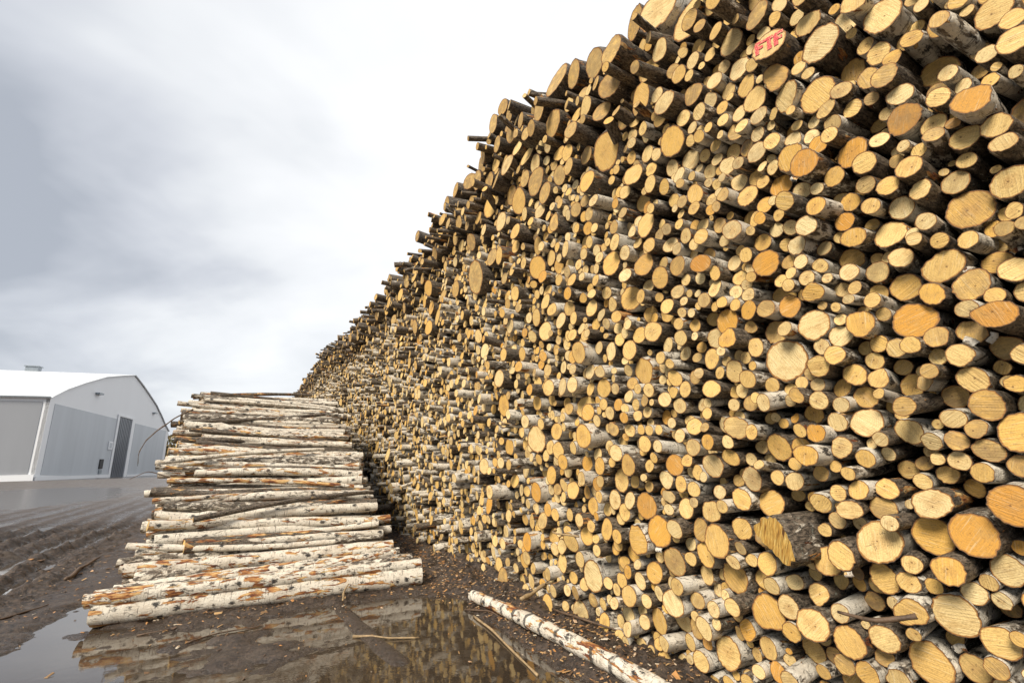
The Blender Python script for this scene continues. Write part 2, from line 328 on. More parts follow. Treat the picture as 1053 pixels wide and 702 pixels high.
# ------------------------------------------------------------------ lay out the face of the stack
TABLE = "936 4330 73 112-;1134 4398 106 -141-;872 4183 98 23-;1006 4117 51 -31-;906 3991 69 -25-;1112 4093 86 -157d;785 4206 48 -188d;612 3892 51 183-;729 3916 52 12-;613 3900 67 -19m;549 3984 47 -15-;513 3928 30 -37-;447 3860 83 -58-;385 3731 49 -21-;405 3585 64 27-;510 3628 44 -13-;849 3736 72 53b;849 3700 62 -11-;762 3798 91 -217d;637 3595 45 30-;620 3534 39 -28-;969 3742 40 -10-;695 3464 53 30-;575 3348 75 106o;1097 3729 63 -15-;1074 3699 50 -185d;939 3622 42 -49-;845 3490 89 -16o;1149 3826 57 49-;1185 3674 53 32-;510 3453 37 5-;440 3398 30 37-;503 3353 86 -187D;746 3389 57 -53-;651 3386 39 -92-;575 3222 61 15-;534 3123 51 39-;704 3246 66 -24-;700 3178 44 -59-;1138 3479 94 1o;1028 3458 50 -3-;1036 3290 67 77-;800 3258 48 41b;881 3315 35 11-;905 3197 65 61-;847 3237 43 -11-;989 3300 40 -51b;541 3644 40 -205D;775 3669 48 -167D;1230 3323 63 13m;1215 3302 52 -137m;1034 3182 53 38-;934 3175 60 27-;748 3052 63 -90-;866 3052 57 3-;1005 3091 64 -53-;1067 3076 50 42-;744 2910 104 -112m;567 2931 71 -50-;564 2758 37 39-;599 2678 37 64b;1329 3217 46 -119-;1285 3074 58 -27o;870 2867 46 18p;968 2955 38 -144d;1079 2909 86 -66-;1221 2919 63 19m;1328 2975 37 -58-;926 2766 37 77-;863 2730 43 -1-;752 2705 44 -20-;680 2682 36 -202d;1347 2883 68 -185d;1191 2803 40 -165d;1049 2732 57 -35-;1310 2744 56 -44p;885 2604 89 -44-;715 2576 61 -171d;629 2498 61 -33-;771 2445 79 -18b;954 2461 65 12m;693 2389 40 32-;640 2390 49 -69-;1419 2652 49 -95-;1329 2550 34 0-;1175 2481 46 67-;1373 2527 30 42-;1153 2421 38 12-;1054 2347 96 -17o;819 2349 47 16-;706 2262 72 140Q;1249 2379 74 45m;855 2249 64 -44b;1384 2426 37 7-;1389 2345 63 -6-;956 2227 53 30b;1177 3008 42 -142d;541 2671 33 82-;1080 2237 47 82-;1339 2278 45 -112-;1128 2221 55 -19-;985 2188 45 -33-;871 2123 60 29-;784 2174 64 -125-;658 2083 50 65-;1469 2182 57 59-;1286 2189 52 -72-;1392 2131 69 -54-;1298 2107 56 -44-;1190 2129 47 -158d;993 2063 40 113-;860 2011 64 -11-;797 2070 35 -138d;705 1948 40 97m;1477 2035 57 -113d;1215 2033 70 -147d;1382 1974 66 -111d;1245 1990 30 36-;1006 1947 62 -149D;835 1884 69 27b;1513 1939 50 -39-;1326 1936 43 -212d;1119 1896 51 135-;986 1822 56 -14-;1541 1838 57 -31-;1369 1815 85 -64-;1226 1765 73 -73-;767 1749 88 29m;887 1767 42 47m;993 1720 53 1b;858 1675 58 18b;1515 1696 65 6-;1325 1704 43 8-;1321 1666 41 -84-;1416 1615 55 -25-;784 1597 57 6b;1097 1625 33 -43-;1005 1619 45 -26-;1315 1573 56 -192d;1217 1591 42 -165D;1091 1546 49 -108d;914 1564 48 35m;1445 1552 39 93-;1216 1515 44 -115-;1421 1469 54 47-;1358 1492 56 -27-;1029 1476 45 -184d;1555 1439 47 60-;1130 1414 81 57-;807 1432 82 140O;1457 1381 57 89-;1592 1594 35 -16-;1635 1259 48 -8-;1417 1193 112 44-;1222 1258 92 -30m;1269 1285 42 119-;1000 1280 101 56o;1579 1109 77 120-;943 1121 65 -1p;862 1234 36 -21o;1104 1131 65 140H;1291 1109 45 40-;1442 989 75 -32-;1316 991 59 21-;1010 1077 39 -1-;1744 905 49 -166d;1655 913 44 -180d;1609 818 58 -180D;1483 820 49 -194d;1281 892 76 57-;1175 909 93 9p;1014 903 41 -203D;1665 779 55 15-;1743 645 86 11-;1503 654 74 -15-;1353 612 104 -88-;1329 777 33 42-;1256 724 43 -204d;1027 788 67 -1-;929 863 33 62m;1167 634 65 -114d;1035 721 46 20b;1039 650 50 -31p;1713 513 58 -10b;1609 513 61 2m;1471 517 54 -7-;1773 362 53 -158d;2384 5825 213 -10p;2199 5620 192 -118-;1880 5382 82 -9-;1766 5179 72 -66-;1861 5021 62 62-;2389 5345 103 70-;2684 5838 85 -134d;2193 5188 48 -7-;2304 5217 50 -58-;2093 4988 73 29-;2010 5072 54 -25-;1938 5060 49 -97-;1965 4936 58 -15-;1796 4866 104 -8-;2019 4882 33 6-;2659 5406 134 -68-;2147 4897 51 34-;2226 4957 76 40-;1868 4812 56 -63-;1744 4605 92 -36-;1643 4539 50 -4-;2773 5149 150 -31-;2457 4887 74 96-;1944 4631 73 11-;1885 4552 71 -56-;1718 4433 87 -43-;2192 4716 95 -3b;2309 4706 114 126-;1999 4536 66 -10-;1903 4370 54 7-;1615 4179 90 28-;2301 4567 77 -2-;2052 4382 68 125-;2581 4750 76 -29-;1513 4841 98 41b;1404 4815 57 9-;1376 4722 51 34-;1350 4703 55 -65-;1198 4589 63 97-;1192 4541 91 -7-;1473 4709 57 2-;1604 4818 43 -51-;1632 4715 46 -40-;1410 4418 117 140F;1149 4287 116 54-;1330 4208 50 41-;1451 4218 99 66b;1414 4098 92 39-;1258 4007 110 2-;1189 3839 62 46-;1257 4188 41 33-;1792 4196 61 -6-;1604 4060 67 40-;1708 4067 54 71-;1511 4058 34 13-;1592 4028 35 -20-;1877 4197 52 40-;1956 4185 43 105-;2146 4328 49 -12-;2250 4387 54 -5-;2480 4575 50 -8-;2725 4737 65 67-;2795 4762 73 -101-;2385 4360 126 20m;2170 4210 49 66-;2347 4361 45 -45-;2044 4147 50 82-;2006 4135 33 29-;1883 4138 68 -30-;1654 3962 57 11-;1526 3976 73 -165d;1350 3895 33 100-;1309 3874 45 -49-;1190 3647 53 101-;1432 3772 55 -4-;1561 3797 64 55-;1309 3629 64 2o;1948 4086 69 -123-;2041 4145 55 -31-;1729 3832 77 10-;2174 4143 58 -63-;2051 4067 50 -74-;2556 4371 66 20-;2762 4511 85 -36-;2349 4225 92 -93-;1967 3918 74 -38-;1829 3794 51 47-;1629 3722 35 -26-;1470 3606 97 51m;1354 3468 91 140O;2671 4321 68 2-;2509 4215 77 -62-;2938 4468 60 -72-;1602 3625 54 -1-;2698 4124 81 48-;2564 4027 75 15-;2367 3950 42 30-;2299 3986 45 -24-;1969 3789 36 17-;2068 3793 45 -26-;2150 3827 38 -18-;1936 3751 67 -71-;1837 3635 69 -86m;1721 3599 51 -27-;1609 3538 80 -61o;1479 3395 60 -53-;1337 3287 42 37-;1653 3427 36 -6-;1494 3276 65 160-;1340 3162 60 140H;1903 3543 82 -35-;1974 3630 56 43-;2233 3762 85 20-;2185 3699 56 -38-;2245 3645 56 61-;2525 3878 63 -43-;3038 4158 97 -168-;2057 3516 42 44-;2737 3938 54 -34-;2707 3855 48 82-;2467 3721 44 -36-;2278 3552 62 -65-;1951 3374 84 85-;1938 3454 72 -191d;1709 3271 46 80o;1648 3272 44 6-;2487 3611 46 -4-;2825 3771 116 6-;2558 3598 52 46-;2724 3704 42 -44-;1849 3238 36 34-;1553 3141 51 32-;1403 3052 67 128-;1698 3198 53 -19-;1414 3029 51 -50-;1502 2989 72 40-;1812 3165 69 -22m;2376 3440 69 16-;2316 3389 51 7-;2185 3348 67 64-;2149 3392 64 -36b;2042 3294 49 -5-;2182 3328 32 -140-;2746 3617 55 -49-;2785 3544 69 84-;2663 3509 70 -37-;3008 3712 57 -39-;2840 3506 83 -67-;2902 3414 115 32m;2220 3165 80 140O;2224 3207 67 -65b;1892 3081 56 37-;2532 3237 89 14m;2696 3203 94 41m;2047 3069 60 -35-;2114 3031 53 96-;1778 2917 93 23o;1907 2971 39 -6-;1734 2845 48 -29-;1621 2952 49 -13m;1527 2868 48 47-;1443 2847 46 -15-;1568 2822 40 59-;1529 2770 51 32-;1598 2737 44 74-;1491 2644 61 45m;1819 2767 67 -189d;1710 2622 73 16o;1888 2668 72 43o;1963 2766 51 9p;1917 2892 39 31-;1952 2857 42 -26-;2055 2861 54 -21-;2049 2933 59 -52-;2111 2905 62 75-;2303 3065 52 9-;2514 3104 53 -27-;2982 3265 69 -73-;2575 3022 65 -8-;2942 3095 67 79-;2496 2915 40 25-;2486 2986 34 -40-;2069 2793 44 79-;2235 2836 60 79-;2190 2780 39 54-;2033 2730 46 43-;2643 2934 72 64-;2371 2814 35 30-;2400 2789 42 43-;2341 2741 59 -114d;2101 2639 97 13o;2019 2502 78 140H;2817 2861 82 -112-;2527 2795 46 39-;2548 2731 51 54-;2448 2700 53 -19-;2853 2741 95 25-;2562 2625 68 41-;3053 2955 82 -150d;1978 2563 46 -8-;1815 2490 67 56-;1668 2462 52 70-;1568 2462 99 5p;1490 2563 30 4-;3057 2759 81 11-;2362 2565 34 57-;2331 2549 84 -58-;1807 2420 85 -73-;1986 2454 64 7-;2804 2611 62 -61-;1792 2315 138 -32p;1529 2305 52 5-;1538 2189 70 27-;3107 2444 126 -59m;2780 2513 58 44-;2648 2515 64 -98-;2733 2416 47 30-;2523 2447 42 -87-;2380 2397 82 -70-;2414 2337 44 35-;2723 2316 72 -22-;2211 2366 39 -44-;2285 2276 50 -24-;2108 2278 75 26-;2011 2339 46 -3-;2009 2290 34 -2-;2004 2184 64 58-;1882 2162 60 -39-;1704 2141 43 -26-;1618 2112 45 -29-;1704 2065 47 64b;2960 2230 62 55-;3075 2258 52 71-;2732 2198 49 -2-;2612 2198 69 -9-;2320 2156 72 47-;2861 2142 66 -22-;3025 2141 48 46-;2951 2123 31 40-;2719 2081 68 -38-;2416 2055 39 -5-;2084 2064 55 -7-;1935 2065 38 95-;1850 2004 55 142p;1752 1976 39 -5-;1608 1997 58 1-;1723 1904 66 -125m;1721 1874 46 12-;2078 1976 61 0m;2234 2000 48 -59-;2418 1969 46 43-;2453 1975 50 -86-;3090 2043 54 -12-;3185 2040 53 8-;2088 1928 47 -186d;2118 1893 81 58-;1887 1864 35 -76m;2359 1894 64 -77-;2394 1884 42 33-;2791 1932 48 -2-;3095 1944 46 -67-;3165 1907 47 -16-;2960 1884 44 -6-;2590 1879 73 -8-;2660 1835 55 46-;3030 1846 44 21-;3041 1778 74 97-;2934 1739 53 76-;2327 1770 59 140H;2235 1769 48 59-;2012 1776 49 73-;1614 1766 61 39o;1977 1708 93 -67m;1649 1682 68 140H;2284 1650 66 4-;1987 1668 33 89-;2585 1723 68 5-;2406 1590 88 29-;2658 1626 51 18-;2943 1654 45 92-;3147 1654 48 10-;2831 1581 90 -15o;1802 1610 42 17-;1664 1594 47 -24-;2127 1503 87 9-;1833 1493 62 0-;3226 1422 63 15-;3065 1487 36 106-;2918 1481 75 -22-;2725 1431 64 2-;2566 1509 59 -11-;2521 1467 38 37-;2692 1513 45 -65-;2330 1466 47 -116d;2418 1398 50 30-;2650 1397 61 -3-;2911 1344 59 -28-;3201 1343 45 -48-;3095 1418 46 28-;2594 1354 41 79-;2473 1372 69 -211d;2212 1362 80 24-;2030 1353 87 -52-;1956 1381 42 -177d;1689 1373 60 16-;3136 1222 109 -2o;3083 1246 42 -67-;2474 1288 82 62-;2317 1314 47 93-;2774 1241 80 -14-;3254 1266 75 22-;3105 1119 130 15o;2866 1202 50 43-;3386 1082 45 -81-;2761 1121 76 89-;2689 1104 82 -26-;2422 1107 119 70-;2275 1151 80 4-;1850 1138 139 140W;1726 1078 84 -8-;3209 934 120 49m;2638 930 87 -47-;2935 854 115 -21b;2750 874 56 -27-;3194 838 48 -94-;2336 974 49 72-;2292 1019 44 32-;2225 971 44 -1-;2066 982 70 64-;3251 702 90 -53m;3334 742 43 -4-;2816 696 67 95-;2880 590 104 54-;2776 722 74 -122-;2609 809 59 -183-;2378 787 114 -57m;2043 849 58 58-;1954 880 53 -26-;1891 916 45 -128d;1832 829 63 -49-;2155 656 112 12m;1962 714 70 44-;2562 679 47 -150d;3160 551 57 -33-;3219 483 58 28-;2790 585 61 -24-;2539 606 57 72-;2253 688 58 141-;3202 355 103 -41-;2981 363 90 -120-;3370 278 62 -23-;2717 505 39 21-;2630 422 75 58-;2526 513 41 59-;2573 340 105 -43-;2889 264 63 -44-;3032 258 58 70-;3422 60 66 -60-;1779 656 87 60-;2001 470 81 -170d;2024 565 59 39m;2366 324 44 -120d;1892 401 42 -54-;2742 190 74 16-;2864 181 40 1-;2284 266 44 17p;2019 359 58 68-;3142 65 65 -15-;3341 58 58 -39-;2890 65 65 -40-;2792 58 58 -180d;2554 116 44 -45-;2338 222 49 64-;1664 1238 41 16-;3368 548 73 -12-;2777 6102 161 -73b;3237 5991 162 38b;3091 5940 147 -97b;3101 5793 52 66-;3069 5471 150 91b;3772 6258 166 19b;4073 6358 223 27b;4304 6195 163 133b;4142 5848 176 68b;3990 5952 96 -49-;3288 5398 122 -1b;3602 5863 88 -9b;3117 5226 132 -130b;3341 4932 223 -35m;3746 5640 109 9-;4685 6213 137 -7-;3833 5482 100 48-;5611 7218 140 -16b;5467 6958 105 -44b;5881 7081 162 29b;5202 6329 139 77b;6117 7016 100 -18b;5680 6523 138 75b;5174 6163 137 14-;4913 5864 166 -29-;6186 6654 141 84b;5921 6401 157 -45-;5373 6026 169 56-;4623 5753 96 -27-;4339 5642 90 25-;4530 5547 74 -68-;4760 5596 134 -46-;3885 5042 99 59-;2914 4761 61 -24-;3002 4651 69 -77-;3243 5168 60 -62-;3598 5028 101 -9b;3211 4627 49 -46-;6442 6594 121 -4b;4772 5467 195 -8b;4975 5531 127 -12b;5674 5911 149 92b;6469 6413 173 56b;6755 6504 182 68b;6114 6151 145 -2b;6844 6196 235 -28b;6240 5795 241 -80m;5175 5330 196 -19m;5590 5623 157 -115b;4302 5071 130 -32b;4455 4960 145 42b;3536 4640 124 89m;2922 4319 117 53-;3162 4168 54 45o;5744 5242 159 -6-;4263 4483 104 47b;4610 4768 64 142-;4942 4940 98 51-;5114 4707 121 128-;4542 4873 101 10-;3898 4495 86 -18-;3555 4250 78 73-;3495 4361 65 95-;3079 4260 76 -31-;3090 4092 63 4-;3519 4375 65 -79-;3264 3979 71 -11-;3513 4067 54 49-;3892 4237 60 -5-;6939 5415 248 -31b;4835 4444 128 -77-;5242 4619 102 20-;6260 5318 102 44-;5760 4660 141 33m;6044 4759 149 14b;4894 4165 162 -70m;6496 4560 256 97b;3363 3575 141 -3m;4081 4032 93 40-;4610 4183 105 -119-;4295 4179 65 -4-;3687 3978 73 -8-;3759 3870 67 20-;3184 3713 78 74-;3122 3644 77 26-;3000 3736 60 11-;3528 3721 66 8-;3477 3942 41 -70-;4151 3929 82 -92-;4602 3868 86 30o;5023 4241 84 19-;5419 4317 109 -1-;5842 4343 89 -95-;3034 3317 73 98-;3195 3406 56 -160-;3507 3446 61 115-;3537 3469 57 -9-;4095 3774 72 13-;3863 3721 63 -65-;3753 3583 52 75-;4391 3793 71 -71-;4036 3622 84 14-;3580 3629 58 7-;4623 3741 96 -58-;4070 3509 78 49o;3221 3145 138 -78m;3459 3327 71 -2-;3385 3201 76 -23-;3669 3365 58 26-;4518 3529 99 51-;3737 3227 92 -16-;3611 3110 72 -30-;4143 3364 94 -28-;5403 3942 106 -20-;4390 3376 83 45-;4316 3277 97 -12-;4020 3185 81 22-;4839 3415 121 -5-;4715 3231 127 -46-;3297 3024 62 48-;3370 2956 67 -57-;3485 2980 62 0-;3081 2894 52 82-;3729 3043 69 -60-;5283 3703 78 -3b;5749 3893 86 -87b;3348 2795 73 -20-;3967 3054 67 -30-;4059 3002 68 7-;3719 2938 49 87-;3858 2898 68 16-;3195 2826 56 36-;5541 3489 114 -3-;5020 3473 80 -13-;6702 3629 141 -46-;3381 3841 45 4-;3145 2655 96 26-;3497 2698 91 -29-;3883 2742 126 91m;3872 2642 83 -24-;3686 2777 64 -34-;3967 2883 66 -67-;3303 2473 59 -53-;5243 3029 93 -14-;5536 3027 95 110-;5516 2929 98 -11-;5087 2814 79 140H;4767 2902 67 -33o;4640 2702 80 -12-;4421 2710 73 -94-;4107 2614 62 7-;4068 2477 90 39-;4310 2450 106 18-;4579 2473 102 33-;4966 2594 90 -71-;4031 2525 62 -93-;3582 2461 64 71-;5791 2779 129 60-;3936 2384 70 -85-;3606 2314 99 11m;3446 2312 58 1-;3301 2212 66 -28-;3621 2186 63 11-;4856 2431 73 140H;4886 2358 94 -3-;4707 2362 80 -102-;4485 2294 66 -165-;5856 2408 165 -43m;5418 2362 81 -90o;3571 2103 66 14-;3812 2076 94 39m;3299 2100 49 14-;3216 2104 60 -20-;3755 1985 62 39-;3266 1922 64 14-;3248 2016 53 80o;3719 1862 121 140H;3690 1908 48 -42-;3716 1849 57 -58-;4880 1873 171 25-;4580 1944 104 -52m;4349 1999 50 3-;4668 2136 58 -63-;4757 2040 69 59-;5015 2102 85 101-;4613 1820 85 12-;4356 1741 97 90-;4153 1733 70 31-;3412 1719 82 119-;3757 1714 68 5-;3452 1757 58 -86-;3396 1846 41 -36o;3170 1616 95 140H;4132 1617 83 140H;4103 1611 85 -59o;3642 1580 87 82m;3569 1590 51 37-;3904 1634 62 -91-;5340 1735 84 -106-;4767 1698 74 -6-;4637 1450 102 -2m;3540 1426 118 -43-;3611 1294 91 -30-;3608 1445 57 78-;3982 1474 76 82-;4245 1334 92 2-;3717 1288 55 47-;4933 1271 118 40o;5346 1256 69 -68-;3987 1170 92 -53m;3489 1184 80 0-;4380 1248 60 31-;4659 1230 64 -79-;4601 1342 66 -30-;6437 1564 122 7-;5884 1609 86 13-;5569 1348 90 -46-;4883 1714 70 5-;6687 1364 84 -15-;3003 1593 54 77-;4709 1088 70 31o;5489 1288 77 -73-;3727 1000 106 5m;4030 1035 69 65-;3984 1011 61 10-;4205 825 103 49-;4158 843 94 -27-;4765 811 88 -75-;4449 588 92 41-;3984 528 146 5-;3440 817 77 -76m;3460 672 64 10o;3379 535 92 44-;4366 436 68 -32-;4262 129 129 -33-;3890 137 86 -32-;4731 107 112 70-;4811 388 75 2-;5371 90 90 -42-;5219 81 81 -56-;3520 282 75 -57-;3466 262 61 80-;4109 55 55 -196d;3592 56 56 -8-;5179 690 110 43o;4806 949 93 42-;4393 748 75 54-;4637 682 70 3-;3465 945 65 91m;4178 669 78 12-;3798 803 54 85-;3555 1121 68 -68-;5468 410 94 -81m;6697 553 95 29-;6104 263 99 -44-;5875 134 134 26b;5651 296 65 -57-;4474 1063 69 90-;4323 1069 67 2-;5301 180 79 -60-;4427 308 57 12-;4650 255 69 51-;4067 289 66 -40b;4259 234 69 31b;3536 394 51 115-;4936 688 57 -29m;5833 572 73 35-;6688 109 79 -81-;7489 6292 231 -34b;8232 6846 247 -57b;7350 6652 180 99b;7740 5907 203 -51b;7859 6117 189 31b;8835 6074 227 -42b;10663 7252 180 -191D;10105 6064 233 8b;7559 4737 190 10b;10610 5920 306 75b;11053 5742 295 97m;10718 5673 290 -87b;8720 5109 220 146m;8192 4824 187 11b;8674 6236 188 72b;8691 4542 264 -37m;8831 4734 226 22m;9340 5055 186 16m;10030 4650 236 10m;8913 4355 190 51m;6798 4401 132 -51-;6513 5718 135 -2b;6928 5746 137 44b;9552 5710 184 -14b;11669 4714 239 -11b;8137 5427 118 -4-;7750 5362 119 -57-;8731 5502 128 -67b;6401 4037 92 -18-;11563 5447 179 9-;12100 6915 194 -126D;13436 7037 234 -192D"
fixed = []
for e in TABLE.split(';'):
    a = e.split(); t = a[3][-1]; 
    pr = int(a[3][:-1]) / 1000
    r = int(a[2]) / 1000
    s_, z_ = int(a[0]) / 1000, int(a[1]) / 1000
    if s_ > 6.5: r = min(r * 0.85, 0.17)
    if t == 'W': r *= 0.98; pr = 0.2
    fixed.append([s_, z_, min(r, 0.26), pr, t])
S_MIN, S_MAX = -2.2, 45.0
pts = np.array([[f[0], f[1], f[2]] for f in fixed]); tones = [f[4] for f in fixed]; prot = [f[3] for f in fixed]
nfix = len(fixed)

def size_range(s, z):
    h = top_z(s)
    if z > h - 1.15: return (0.055, 0.17)
    if s < 0.8 and (z < 1.6 or z > 3.6): return (0.035, 0.13)
    return (0.026, 0.095)

def scatter(pts, classes):
    for (ra, rb, n, ov) in classes:
        s = rng.uniform(0, 1, n) ** 1.0 * (S_MAX - S_MIN) + S_MIN
        z = rng.uniform(0, 7.8, n); r = rng.uniform(ra, rb, n)
        ok = z < np.interp(s, TOPS, TOPZ) - r * 0.6 + rng.normal(0, 0.04, n) + np.where(s > 3, 1.0, 0.3) * ragged(s)
        ok &= z > r * 0.95
        band = np.interp(s, TOPS, TOPZ) - 1.15
        big = (z > band) | ((s < 0.8) & ((z < 1.6) | (z > 3.6)))
        ok &= (r < 0.092) | big | (rng.random(n) < 0.10)
        ok &= ~((z > band + .2) & (r < 0.05) & (rng.random(n) < 0.6))
        s, z, r = s[ok], z[ok], r[ok]
        kd = kdtree.KDTree(len(pts)); rmax = pts[:, 2].max()
        for i, p in enumerate(pts): kd.insert((p[0], p[1], 0), i)
        kd.balance()
        keep = []
        cell = {}
        cs = 2 * rb
        for i in range(len(s)):
            bad = False
            for co, j, d in kd.find_range((s[i], z[i], 0), r[i] + rmax):
                if d < ov * (r[i] + pts[j, 2]): bad = True; break
            if bad: continue
            k = (int(s[i] // cs), int(z[i] // cs))
            for dx in (-1, 0, 1):
                for dy in (-1, 0, 1):
                    for j in cell.get((k[0] + dx, k[1] + dy), ()):
                        if math.hypot(s[i] - s[j], z[i] - z[j]) < ov * (r[i] + r[j]): bad = True; break
                    if bad: break
                if bad: break
            if bad: continue
            cell.setdefault(k, []).append(i); keep.append(i)
        if keep: pts = np.concatenate([pts, np.stack([s[keep], z[keep], r[keep]], 1)])
    return pts

def relax(pts, iters):
    n = len(pts); mob = np.ones(n); mob[:nfix] = 0.12
    for it in range(iters):
        if it % 8 == 0:
            kd = kdtree.KDTree(n); rmax = pts[:, 2].max()
            for i, p in enumerate(pts): kd.insert((p[0], p[1], 0), i)
            kd.balance(); I = []; J = []
            for i in range(n):
                r = pts[i, 2]
                for co, j, d in kd.find_range((pts[i, 0], pts[i, 1], 0), r * 2 + 0.03):
                    rj = pts[j, 2]
                    if (rj < r or (rj == r and j < i)) and d < r + rj + 0.03: I.append(i); J.append(j)
            I = np.array(I); J = np.array(J)
        d = pts[J, :2] - pts[I, :2]; L = np.maximum(np.hypot(d[:, 0], d[:, 1]), 1e-5)
        ov = (pts[I, 2] + pts[J, 2]) - L
        act = ov > 0
        w = np.where(act, ov, 0)[:, None] * d / L[:, None] * 0.5
        ms = mob[I] + mob[J]
        mv = np.zeros((n, 2))
        np.add.at(mv, J, w * (2 * mob[J] / ms)[:, None] * 0.8); np.add.at(mv, I, -w * (2 * mob[I] / ms)[:, None] * 0.8)
        mv[:, 1] -= 0.0006 * mob
        pts[:, :2] += np.clip(mv, -0.03, 0.03)
        pts[:, 1] = np.maximum(pts[:, 1], pts[:, 2] * 0.95)
    return pts

pts = scatter(pts, [(0.14, 0.19, 900, 1.0), (0.10, 0.14, 6000, 0.97), (0.07, 0.10, 9000, 0.95), (0.055, 0.07, 30000, 0.92), (0.042, 0.055, 50000, 0.9), (0.032, 0.042, 60000, 0.88)])
pts = relax(pts, 24)
pts = scatter(pts, [(0.034, 0.06, 40000, 0.93), (0.026, 0.036, 40000, 0.95), (0.02, 0.026, 20000, 0.95)])
pts = relax(pts, 24)
nl = len(pts)
for i in range(nfix, nl):
    s_, z_, r_ = pts[i]
    u_ = rng.random()
    if z_ > top_z(s_) - 1.2: t_ = rng.choice(['b', 't', 'm', '-'], p=[.42, .28, .15, .15])
    else: t_ = rng.choice(['-', 'p', 'm', 'o', 'b', 'd', 'D', 'H'], p=[.52, .15, .15, .05, .06, .04, .01, .02])
    tones.append(str(t_))
    # now and then a log sticks out or sits deep, and whole courses step in and out
    wave = 0.10 * noise.noise(Vector((s_ * 0.45, z_ * 0.9, 3.1)))
    pv = rng.normal(0, 0.07) + wave - 0.03
    if rng.random() < 0.05: pv += rng.uniform(0.05, 0.3)
    if rng.random() < 0.08: pv -= rng.uniform(0.1, 0.3)
    top_ = z_ > top_z(s_) - 0.9
    if s_ < 5: pv = rng.normal(-0.085, 0.055)
    elif s_ < 9: pv -= 0.08
    if top_ and s_ > 1.5: pv = rng.normal(0.03, 0.16)
    prot.append(float(np.clip(pv, -0.5, 0.4 if s_ > 5 or top_ else 0.0)))
print('logs in face', nl)

# ------------------------------------------------------------------ camera maths used to rank logs by size in the picture
PITCH, ROLL, FPX = math.atan(117 / 475), 0.028, 475.0
cr, sr, cp, sp = math.cos(ROLL), math.sin(ROLL), math.cos(PITCH), math.sin(PITCH)
cf = np.array([0, cp, sp]); cu0 = np.array([0, -sp, cp]); cr0 = np.array([1.0, 0, 0])
crt = cr0 * cr - cu0 * sr; cup = cu0 * cr + cr0 * sr
def project(P):
    d = np.asarray(P) - np.array([0, 0, CAM_H]); k = d @ cf
    return 526.5 + FPX * (d @ crt) / k, 351 - FPX * (d @ cup) / k, k

score = np.zeros(nl)
PP = pts[:, 0:1] * U + (FACE - np.array(prot))[:, None] * N + pts[:, 1:2] * Z
d_ = PP - np.array([0, 0, CAM_H]); dist = np.linalg.norm(d_, axis=1)
x_, y_, k_ = project(PP)
inside = (k_ > 0.1) & (x_ > -15) & (x_ < 1068) & (y_ > -15) & (y_ < 717)
facing = (d_ @ N) / dist
# how much of the end shows past logs that stand further out
occl = np.zeros(nl)
kd = kdtree.KDTree(nl)
for i, p in enumerate(pts): kd.insert((p[0], p[1], 0), i)
kd.balance()
for i in np.nonzero(inside)[0]:
    if dist[i] > 9: continue
    for co, j, dd in kd.find_range((pts[i, 0], pts[i, 1], 0), pts[i, 2] + 0.2):
        if j != i and dd < pts[i, 2] + pts[j, 2] - 0.004:
            if prot[j] > prot[i]: occl[i] += min(1.0, (pts[i, 2] + pts[j, 2] - dd) / (2 * pts[i, 2]))
score = np.where(inside, (pts[:, 2] / k_) ** 2 * np.maximum(facing, 0.05) * (dist / k_) * np.clip(1 - 1.3 * occl, 0.02, 1), 0)
NWALL = 232
order = np.argsort(-score)[:NWALL]
chosen = set(int(i) for i in order)

WALL_GROUP = 'cut birch logs in the face of the tall stack'
def axis_for(i, rg, z_, s_):
    sc = 0.035 if pts[i, 2] > 0.06 else 0.06
    dy, dz = rg.normal(0, sc, 2)
    if z_ > top_z(s_) - 0.9: dy *= 2.6; dz *= 2.6
    if rg.random() < 0.05: dy *= 2.2; dz *= 2.2
    v = N + dy * U + dz * Z
    return v / np.linalg.norm(v)

def cyl_shape_for(t):
    if t == 'W':      # the split, wedge-shaped butt
        def f(th):
            o_ = [(115, 15), (60, 52), (10, 80), (-50, 62), (-72, 25), (-80, -15), (-84, -70), (-64, -76), (-56, -90), (-30, -97), (0, -74), (30, -48), (80, -12)]
            q_ = sorted((math.atan2(y, x) % 6.2832, math.hypot(x, y) / 82.0) for x, y in o_)
            return np.interp(th, [a for a, _ in q_], [b for _, b in q_], period=6.2832)
        return f
    if t == 'Q':
        return lambda th: 0.9 + 0.28 * np.exp(-((th - 0.3) / 0.35) ** 2) + 0.1 * np.cos(2 * th)
    return None

